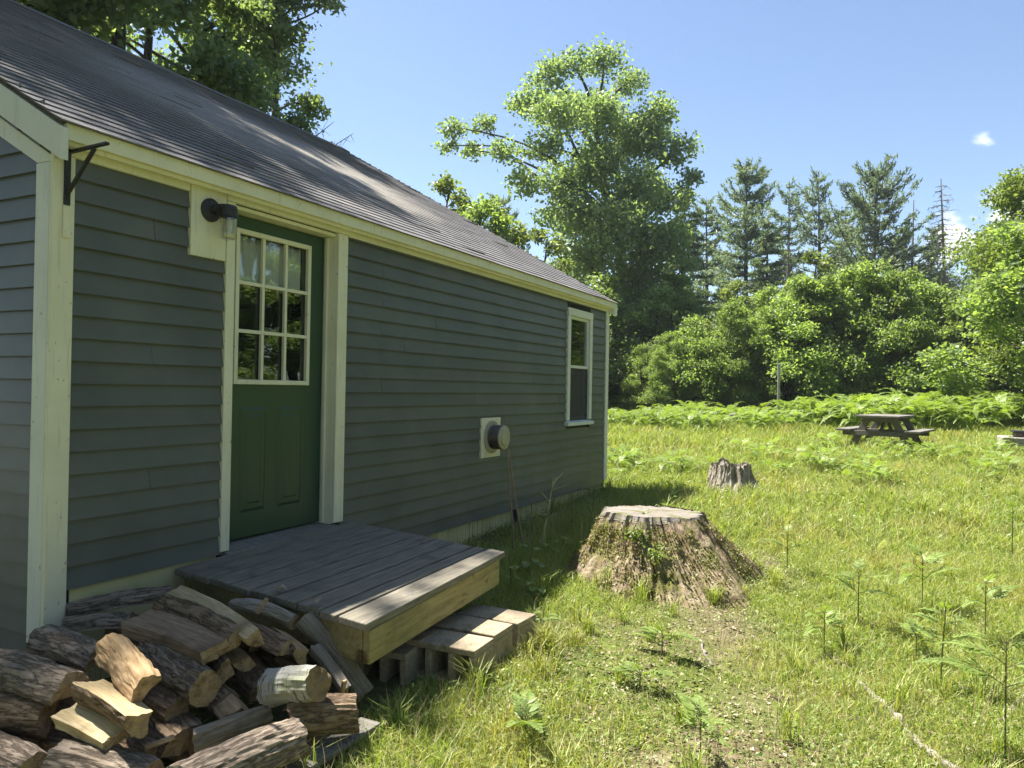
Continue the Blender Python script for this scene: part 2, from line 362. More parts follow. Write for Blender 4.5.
M['glass'] = glassmat('window_glass', .085, (.86, .89, .87))
M['jar'] = glassmat('lamp_glass', .2, (.78, .76, .66))
M['grass'] = leafmat('grass_blades', [(.165, .24, .045), (.245, .325, .065), (.34, .39, .10), (.41, .38, .17)], .45, (1.3, 1.35, .6), .5, ((.40, .34, .14), .9, .53, .75))
M['cover'] = leafmat('ground_cover_leaves', [(.12, .19, .04), (.19, .26, .055), (.27, .32, .085)], .35, (1.3, 1.4, .6))
M['straw'] = leafmat('dry_straw', [(.36, .29, .15), (.50, .42, .25), (.26, .19, .09)], .2, (1, 1, 1), .7)
M['litter'] = leafmat('dead_leaves', [(.18, .12, .07), (.32, .25, .165), (.45, .385, .29), (.12, .08, .05)], .15, (1, 1, 1), .7)
M['fern'] = leafmat('fern_leaf', [(.16, .25, .05), (.22, .305, .07), (.285, .36, .10)], .42, (1.25, 1.3, .5), .45)
M['maple'] = leafmat('maple_leaves', [(.14, .19, .115), (.195, .255, .145), (.265, .33, .18)], .55, (1.4, 1.5, .6), .42)
M['sap'] = leafmat('sapling_leaves', [(.15, .215, .09), (.215, .295, .115), (.29, .365, .155)], .55, (1.45, 1.5, .55), .42)
M['sapl'] = leafmat('pale_sapling_leaves', [(.14, .19, .07), (.20, .25, .095), (.27, .31, .13)], .5, (1.4, 1.45, .6), .45)
M['larch'] = leafmat('yellow_green_leaves', [(.13, .195, .058), (.19, .26, .075), (.27, .325, .11)], .5, (1.4, 1.4, .5), .45)
M['pine'] = leafmat('pine_needles', [(.11, .155, .10), (.145, .19, .12), (.19, .24, .15)], .45, (1.3, 1.4, .7), .5)
M['back'] = leafmat('shade_tree_leaves', [(.12, .165, .105), (.165, .215, .13), (.22, .275, .16)], .55, (1.5, 1.6, .6), .45)
M['twig'] = simple('bare_twig', [(.3, (.13, .11, .095)), (.7, (.24, .215, .19))], 20, rough=.9)
M['stem'] = simple('green_brown_stem', [(.3, (.11, .13, .045)), (.7, (.17, .15, .07))], 20, rough=.7)
M['budstem'] = simple('pale_bud_stem', [(.3, (.30, .33, .16)), (.7, (.42, .44, .26))], 20, rough=.7)
M['deadstem'] = simple('dead_stalk', [(.3, (.26, .18, .13)), (.7, (.38, .29, .22))], 20, rough=.85)
# ground
m, t, o = newmat('meadow_soil'); v = coords(t, (1, 1, 1))
c = ramp(t, [(.3, (.075, .055, .034)), (.5, (.15, .12, .075)), (.68, (.27, .22, .145))], noise(t, v, 9, 9, .7))
g = ramp(t, [(.3, (.060, .085, .018)), (.7, (.14, .165, .04))], noise(t, v, 14, 6))
c = mixc(t, c, g, maprange(t, noise(t, v, .7, 6), .36, .55))
bsdf(t, o, c, .95, .1, bumpn(t, noise(t, v, 40, 8, .7), .8, .02)); M['soil'] = m

# ------------------------------------------------------------------ ground
n = 220
u = np.linspace(-1, 1, n); gx = np.sign(u)*np.abs(u)**2.4*220 - 1; gy = np.sign(u)*np.abs(u)**2.4*240 + 7
X, Y = np.meshgrid(gx, gy); Z = gz(X, Y)
idx = np.arange(n*n).reshape(n, n)
Fq = np.stack([idx[:-1, :-1], idx[:-1, 1:], idx[1:, 1:], idx[1:, :-1]], -1).reshape(-1, 4)
props(link('ground', np_mesh('ground', np.stack([X, Y, Z], -1), Fq, M['soil'], smooth=True)), kind='structure')

# ------------------------------------------------------------------ humid summer air
m, t, o = newmat('haze'); vp = nd(t, 'ShaderNodeVolumePrincipled'); vp.inputs['Color'].default_value = (.82, .89, 1, 1); vp.inputs['Density'].default_value = .0005; vp.inputs['Anisotropy'].default_value = .2
t.links.new(vp.outputs[0], o.inputs['Volume'])
props(MB().box(-235, 235, -245, 260, -3, 34).build('haze', m), kind='stuff')

# ------------------------------------------------------------------ the cabin
HX, HY0, HY1 = -3.5, 2.15, 9.67           # long wall plane, near gable, far gable
EX, EZ, RX, SL = -3.40, 2.69, -8.2, .565  # eave edge, roof top there, ridge, slope
BX = 2*RX-HX                              # back wall
RY0, RY1 = 2.12, 9.79
rz_ = lambda x: EZ + SL*(EX-x if x > RX else EX-(2*RX-x))
cab = root('cabin', 'dark slate clapboard cabin with cream trim, grey shingle roof and green door', 'house', (-8.2, 5.9, 0))

def course_board(mb, y0, y1, z0, z1, sx=1):   # clapboard on the long wall (faces +X)
    j = lambda a: random.uniform(-a, a)
    b = .021+j(.0015); zb0, zb1 = z0+j(.0018), z0+j(.0018)
    x = HX
    mb.hexa([(x-.002, y0, zb0+.016), (x+b, y0, zb0), (x+b+j(.001), y1, zb1), (x-.002, y1, zb1+.016), (x-.002, y0, z1+.012), (x+.001, y0, z1+.012), (x+.001, y1, z1+.012), (x-.002, y1, z1+.012)])
def long_wall(segs, z_start, z_end, win, joints):
    mb = MB(); z = z_start; k = 0
    while z < z_end-.004:
        z1 = min(z+.1086, z_end-.012)
        for (a, b) in segs:
            parts = [(a, b)]
            if win and z1 > win[2] and z < win[3]: parts = [(a, win[0]), (win[1], b)]
            for (p, q) in parts:
                js = [y for y in joints(k) if p+.1 < y < q-.1]
                e = [p]+js+[q]
                for i in range(len(e)-1): course_board(mb, e[i]+(.0012 if i else 0), e[i+1]-(.0012 if i < len(e)-2 else 0), z, z1)
        z += .1086; k += 1
    return mb
FRZ = 2.554
WIN = (8.27, 9.03, 1.09, 2.46)
mb = long_wall([(4.2, 9.6)], .2565, FRZ+.02, WIN, lambda k: ([4.64+.01*(k % 3)] if k % 2 and k > 8 else []) + ([[6.1, 8.05], [5.4], [7.35], [6.7], [4.95, 7.9]][k % 5] if k % 2 == 0 else [[8.12], []][(k//2) % 2]))
mb2 = long_wall([(2.215, 3.16)], .507, FRZ+.02, None, lambda k: [2.55+.37*((k*7) % 3)/3] if k % 6 == 4 else [])
mb.v_off = len(mb.v)
mb.add(mb2.v, mb2.f)
# gables: courses along X, clipped under the roof
for (gy_, sgn) in ((HY0, -1), (HY1, 1)):
    z = .20 if sgn < 0 else .2565
    while z < rz_(RX)-.3:
        z1 = z+.1086
        xr = min(HX-.09, EX-(z-EZ+.10)/SL) if z > EZ-.1 else HX-.09
        xl = 2*RX-xr
        if xr-xl > .2:
            b = .021+random.uniform(-.0015, .0015)
            xs = [xr]+sorted([random.uniform(xl+1, xr-.6) for _ in range(2)], reverse=True)+[xl]
            for i in range(3):
                a0, a1 = xs[i]-(.0015 if i else 0), xs[i+1]+.0015
                q = [(a0, gy_-sgn*.002, z), (a0, gy_+sgn*b, z), (a1, gy_+sgn*b, z), (a1, gy_-sgn*.002, z), (a0, gy_-sgn*.002, z1+.012), (a0, gy_+sgn*.004, z1+.012), (a1, gy_+sgn*.004, z1+.012), (a1, gy_-sgn*.002, z1+.012)]
                mb.hexa(q if sgn < 0 else [q[3], q[2], q[1], q[0], q[7], q[6], q[5], q[4]])
        z += .1086
wall = mb.build('wall', M['siding'], cab)
# wall core with the door and window openings (inside stays dark)
mb = MB()
def core(y0, y1, z0, z1): mb.box(HX-.14, HX-.003, y0, y1, z0, z1)
core(HY0+.16, 3.19, .27, 2.6); core(3.19, 4.15, 2.56, 2.6); core(4.15, 8.33, .27, 2.6); core(8.33, 8.97, .27, 1.13); core(8.33, 8.97, 2.42, 2.6); core(8.97, HY1-.16, .27, 2.6)
for gy_, y0, y1 in ((HY0, HY0+.003, HY0+.15), (HY1, HY1-.15, HY1-.003)):
    mb.polyx([(HX-.002, .27), (HX-.002, 2.58), (RX, rz_(RX)-.14), (BX+.002, 2.58), (BX+.002, .27)], y0, y1)
mb.box(BX+.003, BX+.14, HY0+.16, HY1-.16, .27, 2.6); mb.box(BX+.15, HX-.15, HY0+.16, HY1-.16, .3, .42)
mb.build('wall_core', M['dark'], cab)
# skirt under the siding
mb = MB()
y = HY0+.2
while y < HY1-.05:
    top = .255 if y > 4.2 else .505
    wd = .030; mb.box(HX-.035+random.uniform(-.002, .002), HX-.004+random.uniform(-.006, .003), y, y+wd-.004+random.uniform(-.003, .001), -.25, top); y += wd
mb.box(HX-.06, HX-.047, HY0+.17, HY1-.02, -.3, .25)
mb.build('skirt', M['skirt'], cab)
mb = MB(); mb.box(HX-.018, HX+.004, HY0+.11, 3.13, .20, .503)
mb.build('skirt_board', M['skirt'], cab, bevel=.003)
for a_, b_, c_ in ((HY0+.02, HY0+.06, .2), (HY1-.06, HY1-.02, .25)): MB().box(BX+.05, HX-.09, a_, b_, -.3, c_).build('foundation', M['concrete'], cab)
# corner boards
mb = MB(); mb.box(HX+.002, HX+.026, HY0-.024, HY0+.082, .27, FRZ-.002); mb.build('corner_board', M['trim'], cab, bevel=.003)
mb = MB(); mb.box(HX-.105, HX-.001, HY0-.024, HY0-.0005, .27, 2.512); mb.build('corner_board', M['white_skylit_trim'], cab, bevel=.003)
mb = MB(); mb.box(HX+.002, HX+.026, HY1-.09, HY1+.024, .30, FRZ-.002); mb.box(HX-.1, HX-.001, HY1+.0005, HY1+.024, .3, 2.51); mb.build('corner_board', M['white_skylit_trim'], cab, bevel=.003)
# eave: fascia, soffit, frieze
mb = MB()
seg = np.linspace(RY0+.02, RY1-.02, 5)
for i in range(4): mb.box(EX-.028, EX-.004+random.uniform(0, .003), seg[i]+.001, seg[i+1]-.001, 2.605, 2.681+random.uniform(-.001, .001))
mb.build('fascia', M['trim'], cab, bevel=.004)
mb = MB(); mb.box(EX-.05, EX-.030, RY0+.03, RY1-.03, 2.585, 2.618); mb.build('bed_moulding', M['trim'], cab, bevel=.006)
mb = MB(); mb.box(HX-.02, EX-.052, RY0+.03, RY1-.03, 2.618, 2.632); mb.build('soffit', M['trim'], cab)
for a, b in ((HY0+.0, 2.885), (4.24, 6.3), (6.303, 9.5), (9.503, HY1+.02)): MB().box(HX+.001, HX+.024, a, b, FRZ, 2.617).build('frieze', M['trim'], cab, bevel=.003)
# rake boards, near and far
for (ya, yb, yc, yd) in ((RY0-.012, HY0-.003, HY0-.022, HY0-.003), (HY1+.003, RY1-.01, HY1+.003, HY1+.022)):
    for mir in (0, 1):
        fx = (lambda x: x) if not mir else (lambda x: 2*RX-x)
        p = [(EX+.004, 2.655), (RX, rz_(RX)-.035), (RX, rz_(RX)-.20), (EX+.004, 2.505)]
        p = [(fx(a), b) for a, b in p]; p = p if not mir else p[::-1]
        MB().polyx(p, ya, yb).build('rake_board', M['white_skylit_trim'], cab, bevel=.003)
        p = [(HX+.04, 2.46+.06), (RX, rz_(RX)-.205), (RX, rz_(RX)-.39), (HX-.10, 2.515), (HX+.04, 2.512)]
        p = [(fx(a), b) for a, b in p]; p = p if not mir else p[::-1]
        MB().polyx(p, yc, yd).build('rake_board', M['white_skylit_trim'], cab, bevel=.003)
# roof: sheathing and shingle courses
mb = MB()
for mir in (0, 1):
    fx = (lambda x: x) if not mir else (lambda x: 2*RX-x)
    p = [(EX-.03, EZ+.001), (RX, rz_(RX)-.016), (RX, rz_(RX)-.034), (EX-.03, EZ-.017)]
    p = [(fx(a), b) for a, b in p]; mb.polyx(p if not mir else p[::-1], RY0+.015, RY1-.015)
roof = mb.build('roof', M['grey_wood'], cab)
mb = MB(); nrm = Vector((SL, 0, 1)).normalized(); slope = Vector((-1, 0, SL)).normalized()
Ls = (RX-EX)/slope.x; nc = int(Ls/.128)
sag = lambda y, s: -.018*math.sin((y-RY0)/(RY1-RY0)*math.pi)*math.sin(min(s/Ls, 1)*math.pi) + .004*(float(vn(y*.9, s*.9, s=5))-.5)
for k in range(nc+1):
    s0 = k*.128-.012; s1 = min(s0+.15, Ls)
    y = RY0-.014 - random.uniform(0, .3); 
    while y < RY1+.012:
        y1 = y+.305; a, b = max(y, RY0-.014), min(y1-.004, RY1+.014)
        if b-a > .02:
            th = .007+random.uniform(0, .001); lift = random.uniform(0, .0025) + (.006 if random.random() < .02 else 0)
            for mir in (0, 1):
                if mir and random.random() < 0: continue
                def P(s, yy, h):
                    q = Vector((EX, 0, EZ-.014)) + slope*s + nrm*(h+sag(yy, s)); return ((q.x if not mir else 2*RX-q.x), yy, q.z)
                pts = [P(s0, a, .006), P(s0, b, .006), P(s1, b, .002), P(s1, a, .002), P(s0, a, .006+th+lift), P(s0, b, .006+th+lift), P(s1, b, .006), P(s1, a, .006)]
                if not mir: pts = [pts[i] for i in (3, 2, 1, 0, 7, 6, 5, 4)]
                mb.hexa(pts if mir else [pts[i] for i in (3, 2, 1, 0, 7, 6, 5, 4)][::1])
        y = y1
sh = mb.build('shingles', M['shingle'], roof)
bm_fix = sh.data
mb = MB()
yy = RY0-.014
while yy < RY1:
    y1 = min(yy+.2, RY1+.014); zt = rz_(RX)
    mb.polyx([(RX+.14, zt-.06), (RX, zt+.022), (RX-.14, zt-.06), (RX-.14, zt-.075), (RX, zt+.004), (RX+.14, zt-.075)], yy, y1-.003); yy = y1
mb.build('ridge_cap', M['shingle'], roof)
# door
CO, CI = HX+.028, HX-.002
mb = MB(); mb.box(CI, CO, 3.14, 3.205, .52, 2.56); mb.build('door_casing', M['trim'], cab, bevel=.004)
mb = MB(); mb.box(CI, CO, 4.125, 4.225, .54, 2.56); mb.build('door_casing', M['trim'], cab, bevel=.004)
mb = MB(); mb.box(CI, CO+.004, 3.135, 4.235, 2.562, 2.64); mb.build('door_casing', M['trim'], cab, bevel=.004)
mb = MB(); mb.box(HX-.16, CI-.001, 3.19, 3.215, .53, 2.56); mb.box(HX-.16, CI-.001, 4.125, 4.15, .53, 2.56); mb.box(HX-.16, CI-.001, 3.216, 4.124, 2.535, 2.558)
mb.box(HX-.085, HX-.06, 3.216, 3.23, .54, 2.53); mb.box(HX-.085, HX-.06, 4.11, 4.124, .54, 2.53)
mb.build('door_jamb', M['trim'], cab, bevel=.003)
mb = MB(); mb.hexa([(HX-.17, 3.19, .475), (HX+.05, 3.17, .465), (HX+.05, 4.17, .47), (HX-.17, 4.15, .48), (HX-.17, 3.19, .53), (HX+.05, 3.17, .508), (HX+.05, 4.17, .525), (HX-.17, 4.15, .537)])
mb.build('threshold', M['grey_wood'], cab, bevel=.004)
DX = HX-.10
mb = MB()
y0, y1, z0, z1 = 3.222, 4.118, .545, 2.53
gy0, gy1, gz0, gz1 = 3.335, 3.955, 1.515, 2.43    # glazed opening
def slab(a, b, c, d): mb.box(DX-.044, DX, a, b, c, d)
slab(y0, gy0, z0, z1); slab(gy1, y1, z0, z1); slab(gy0, gy1, gz1, z1); slab(gy0, gy1, z0, gz0)
for (a, b) in ((3.385, 3.60), (3.70, 3.925)):      # two raised panels
    c, d = .70, 1.355
    for (e, h) in ((0, .006), (.028, -.001)): pass
    mb.hexa([(DX+.0005, a, c), (DX+.0005, b, c), (DX+.0005, b, d), (DX+.0005, a, d), (DX+.011, a+.022, c+.022), (DX+.011, b-.022, c+.022), (DX+.011, b-.022, d-.022), (DX+.011, a+.022, d-.022)])
    mb.hexa([(DX+.002, a+.038, c+.038), (DX+.002, b-.038, c+.038), (DX+.002, b-.038, d-.038), (DX+.002, a+.038, d-.038), (DX+.018, a+.062, c+.062), (DX+.018, b-.062, c+.062), (DX+.018, b-.062, d-.062), (DX+.018, a+.062, d-.062)])
door = mb.build('door', M['door'], cab, bevel=.002)
mb = MB()
fw = .030
mb.box(DX-.01, DX+.018, gy0-.02, gy0+fw-.02, gz0-.02, gz1+.02); mb.box(DX-.01, DX+.018, gy1-fw+.02, gy1+.02, gz0-.02, gz1+.02)
mb.box(DX-.01, DX+.018, gy0+fw-.02, gy1-fw+.02, gz0-.02, gz0+fw-.02); mb.box(DX-.01, DX+.018, gy0+fw-.02, gy1-fw+.02, gz1-fw+.02, gz1+.02)
mb.build('window_frame', M['trim'], door, bevel=.004)
mb = MB(); a0, a1, b0, b1 = gy0+.011, gy1-.011, gz0+.011, gz1-.011
for i in (1, 2):
    yy = a0+(a1-a0)*i/3; mb.box(DX-.008, DX+.014, yy-.011, yy+.011, b0, b1)
    zz = b0+(b1-b0)*i/3
    for q in range(3):
        p0 = a0 if q == 0 else a0+(a1-a0)*q/3+.0115; p1 = a1 if q == 2 else a0+(a1-a0)*(q+1)/3-.0115
        mb.box(DX-.008, DX+.014, p0, p1, zz-.011, zz+.011)
mb.build('muntins', M['trim'], door, bevel=.002)
MB().box(DX-.016, DX-.012, a0-.01, a1+.01, b0-.01, b1+.01).build('pane', M['glass'], door)
mb = MB(); ny = 90; zs = np.linspace(b0+(b1-b0)*.655, b1, 8)
vs = []; 
for j, zz in enumerate(zs):
    for i in range(ny):
        yy = a0+(a1-a0)*i/(ny-1); vs.append((DX-.042+.016*math.sin(i*.62+.3*math.sin(i*.21))*(1-.3*j/7)+.006*math.sin(i*1.9), yy, zz+(.012*math.sin(i*.9) if j == 0 else 0)))
mb.add(vs, [(j*ny+i, j*ny+i+1, (j+1)*ny+i+1, (j+1)*ny+i) for j in range(7) for i in range(ny-1)])
cu = mb.build('curtain', M['curtain'], door, smooth=True); sm = cu.modifiers.new('thick', 'SOLIDIFY'); sm.thickness = .002
MB().box(DX-.35, DX-.34, 3.0, 4.4, .45, 2.6).build('dark_backing', M['dark'], cab)  # near-black sheet standing in for the unlit room behind the door panes
# panel under the eave that carries the lamp
MB().box(HX+.003, HX+.03, 2.888, 3.132, 2.205, 2.617).build('lamp_panel', M['trim'], cab, bevel=.003)
mb = MB(); mb.lathe((HX+.03, 3.015, 2.475), (1, 0, 0), [(0, .066), (.012, .066), (.022, .055), (.028, .03)], 28)
lamp = mb.build('wall_lamp', M['iron'], cab, smooth=False)
mb = MB(); lx, ly = HX+.125, 3.06
mb.tube([(HX+.05, 3.015, 2.48), (HX+.085, 3.03, 2.495), (lx, ly, 2.497)], [.016, .016, .016], 12)
mb.lathe((lx, ly, 2.435), (0, 0, 1), [(0, .05), (.05, .05), (.066, .042), (.072, .02)], 28)
mb.build('lamp_cap', M['iron'], lamp)
mb = MB(); prof = []
for i in range(13): prof.append((-.125+.125*i/12, .046-(.012 if i == 0 else 0)-(.004 if i == 1 else 0)+.0015*(i % 2)))
mb.lathe((lx, ly, 2.435), (0, 0, 1), prof, 28); mb.build('lamp_jar', M['jar'], lamp, smooth=True)
MB().lathe((lx, ly, 2.36), (0, 0, 1), [(0, .012), (.02, .02), (.05, .018), (.07, .012)], 14).build('bulb', M['curtain'], lamp, smooth=True)
# double-hung window
mb = MB(); wy0, wy1, wz0, wz1 = 8.25, 9.05, 1.07, 2.475
mb.box(HX+.002, HX+.036, wy0, wy0+.085, wz0+.06, wz1-.09); mb.box(HX+.002, HX+.036, wy1-.085, wy1, wz0+.06, wz1-.09); mb.box(HX+.002, HX+.038, wy0, wy1, wz1-.088, wz1)
wf = mb.build('window', M['white_skylit_trim'], cab, bevel=.004)
MB().hexa([(HX-.02, wy0-.02, wz0), (HX+.062, wy0-.02, wz0-.004), (HX+.062, wy1+.02, wz0-.004), (HX-.02, wy1+.02, wz0), (HX-.02, wy0-.02, wz0+.058), (HX+.062, wy0-.02, wz0+.035), (HX+.062, wy1+.02, wz0+.035), (HX-.02, wy1+.02, wz0+.058)]).build('sill', M['white_skylit_trim'], wf, bevel=.003)
def sash(x, za, zb):
    m_ = MB(); a, b = wy0+.087, wy1-.087; s_ = .034
    m_.box(x-.03, x, a, a+s_, za, zb); m_.box(x-.03, x, b-s_, b, za, zb); m_.box(x-.03, x, a+s_, b-s_, za, za+s_); m_.box(x-.03, x, a+s_, b-s_, zb-s_, zb)
    m_.build('sash', M['white_skylit_trim'], wf, bevel=.003)
    MB().box(x-.018, x-.014, a+s_-.005, b-s_+.005, za+s_-.005, zb-s_+.005).build('pane', M['glass'], wf)
sash(HX+.008, 1.76, 2.385); sash(HX-.026, 1.13, 1.80)
MB().box(HX-.40, HX-.39, 8.1, 9.2, 1.0, 2.5).build('dark_backing', M['dark'], cab)  # same near-black stand-in for the unlit depth behind the sashes
mb = MB(); mb.hexa([(HX-.10, wy0+.12, 1.2), (HX-.09, wy0+.30, 1.2), (HX-.085, wy0+.30, 1.2), (HX-.095, wy0+.12, 1.2), (HX-.10, wy0+.1, 1.78), (HX-.09, wy0+.28, 1.78), (HX-.085, wy0+.28, 1.78), (HX-.095, wy0+.1, 1.78)])
mb.build('curtain', M['curtain'], wf)
m, t, o = newmat('insect_screen'); dfs = nd(t, 'ShaderNodeBsdfDiffuse'); dfs.inputs[0].default_value = (.10, .103, .105, 1); trs = nd(t, 'ShaderNodeBsdfTransparent'); mss = nd(t, 'ShaderNodeMixShader'); mss.inputs[0].default_value = .62
t.links.new(trs.outputs[0], mss.inputs[1]); t.links.new(dfs.outputs[0], mss.inputs[2]); t.links.new(mss.outputs[0], o.inputs[0])
MB().box(HX-.004, HX-.002, wy0+.088, wy1-.088, 1.13, 1.765).build('screen', m, wf)
# heater vent
mb = MB(); mb.box(HX+.006, HX+.03, 6.20, 6.58, .835, 1.215); vent = mb.build('heater_vent', M['trim'], cab, bevel=.004)
vc = (HX+.03, 6.40, 1.03)
MB().lathe(vc, (1, 0, 0), [(0, .158), (.012, .158), (.018, .14)], 36).build('vent_flange', M['vent_cap'], vent)
mb = MB(); pr = []
for i in range(17): pr.append((.018+.105*i/16, .112+(.004 if i % 2 else 0)))
mb.lathe(vc, (1, 0, 0), pr, 36); mb.build('vent_pipe', M['rust'], vent)
MB().lathe(vc, (1, 0, 0), [(.124, .116), (.139, .116), (.145, .107), (.146, .086), (.156, .081), (.157, .001)], 36).build('vent_cap', M['vent_cap'], vent)
# iron bracket and tag on the corner board
bx = HX+.027
mb = MB(); mb.box(bx, bx+.008, 2.175, 2.205, 2.32, 2.585); mb.beam((bx+.004, 2.19, 2.565), (bx+.29, 2.19, 2.572), .022, .012); mb.beam((bx+.006, 2.19, 2.37), (bx+.20, 2.19, 2.56), .018, .012)
for zz in (2.35, 2.45, 2.55): mb.lathe((bx+.008, 2.19, zz), (1, 0, 0), [(0, .007), (.004, .006)], 10)
mb.build('bracket', M['iron'], cab, bevel=.0015)
MB().box(bx, bx+.010, 2.172, 2.21, 2.165, 2.315).build('tag', M['trim'], cab, bevel=.004)
# electrical stub under the siding
MB().tube([(HX-.015, 6.98, -.1), (HX-.015, 6.98, .25)], .045, 12).build('drain_pipe', M['iron'], cab)

# ------------------------------------------------------------------ porch deck
dk = root('porch_deck', 'low step deck of weathered grey boards below the green door', 'deck', (-2.7, 3.45, 0))
BL, BR, FL, FR = [Vector(p) for p in ((-3.47, 2.827, .494), (-3.465, 4.30, .531), (-2.048, 2.667, .455), (-2.168, 4.205, .474))]
nb = 9; cutl = [0, .108, .215, .325, .44, .555, .672, .785, .868, 1.0]; cutr = [0, .118, .232, .352, .47, .59, .705, .82, .89, 1.0]
for i in range(nb):
    l0 = BL.lerp(FL, cutl[i]+.0055); l1 = BL.lerp(FL, cutl[i+1]-.0055); r0 = BR.lerp(FR, cutr[i]+.0055); r1 = BR.lerp(FR, cutr[i+1]-.0055)
    e = random.uniform(-.012, .012); l0.y += e; l1.y += e; e = random.uniform(-.015, .015); r0.y += e; r1.y += e
    dz = Vector((0, 0, .036))
    MB().hexa([l0-dz, l1-dz, r1-dz, r0-dz, l0, l1, r1, r0]).build('board', M['deck'], dk, bevel=.005)
dn = Vector((0, 0, 1))
def rim(a, b, th, h, name, mt):
    a = Vector(a); b = Vector(b); d = (b-a).normalized(); s_ = Vector((-d.y, d.x, 0))*th
    tp = Vector((0, 0, -.037)); bt = Vector((0, 0, -.037-h))
    MB().hexa([a+bt, b+bt, b+s_+bt, a+s_+bt, a+tp, b+tp, b+s_+tp, a+s_+tp]).build(name, mt, dk, bevel=.003)
fl = FL+Vector((-.008, .035, 0)); fr = FR+Vector((-.008, -.06, 0)); bl = BL+Vector((.03, .04, 0)); br = BR+Vector((.0, -.07, 0))
rim(fl, fr, .038, .15, 'rim_joist', M['timber']); 
rim(bl, fl+Vector((-.045, 0, 0)), .038, .15, 'side_joist', M['timber']); rim(fr+Vector((-.045, 0, 0)), br, .038, .15, 'side_joist', M['timber'])
mid0, mid1 = bl.lerp(br, .5), fl.lerp(fr, .5)+Vector((-.045, 0, 0)); rim(mid0, mid1, .038, .15, 'joist', M['timber'])
for p in (bl+Vector((.1, .1, 0)), br+Vector((.1, -.12, 0))):
    MB().box(p.x-.045, p.x+.045, p.y-.045, p.y+.045, -.1, p.z-.19).build('post', M['timber'], dk, bevel=.003)
for (px, py) in ((281, 590), (315, 602)):
    p = at(px, py, z=.488); mb = MB(); a = random.uniform(0, 6)
    vs = []
    for i in range(7):
        an = a+i*2*math.pi/7; r = .02+.012*(i % 2); vs.append((p[0]+r*math.cos(an)*1.3, p[1]+r*math.sin(an), p[2]+.006+.008*(i % 3)))
    vs.append((p[0], p[1], p[2]+.003)); mb.add(vs, [(i, (i+1) % 7, 7) for i in range(7)])
    o = mb.build('dry_leaf', M['litter'], org=tuple(p)); props(o, 'curled brown leaf on the deck, %s of the two' % ('left' if px < 300 else 'right'), 'leaf', 'dry leaves on the deck')

# ------------------------------------------------------------------ concrete blocks used as a step
def block(cx, cy, zt, rz, label, ln=.40, wd=.22, ht=.205, group='concrete step blocks'):
    mb = MB(); hx, hy = ln/2, wd/2; tw = .034
    xs = [(-hx, -hx+.038), (-.086, -.048), (.048, .086), (hx-.038, hx)]
    mb.box(-hx, hx, -hy, hy, -tw, 0); mb.box(-hx, hx, -hy, hy, -ht, -ht+tw)
    for a, b in xs: mb.box(a, b, -hy, hy, -ht+tw, -tw)
    o = mb.build('concrete_block', M['concrete'], bevel=.006); o.location = (cx, cy, zt); o.rotation_euler = (random.uniform(-.01, .01), random.uniform(-.015, .015), rz)
    props(o, label, 'concrete block', group)
block(-2.035, 3.345, .205, .05, 'nearest sunlit concrete block of the step, both hollow cells showing')
block(-2.055, 3.60, .21, .02, 'middle concrete block of the step, between two others')
block(-2.04, 3.865, .20, -.03, 'farthest concrete block of the step, beside the tall weeds')
block(-2.36, 3.20, .17, .12, 'shaded concrete block under the deck corner, behind the leaning log', group='concrete blocks under the deck')
block(-2.55, 3.55, .17, .0, 'dark concrete block deep under the deck', group='concrete blocks under the deck')

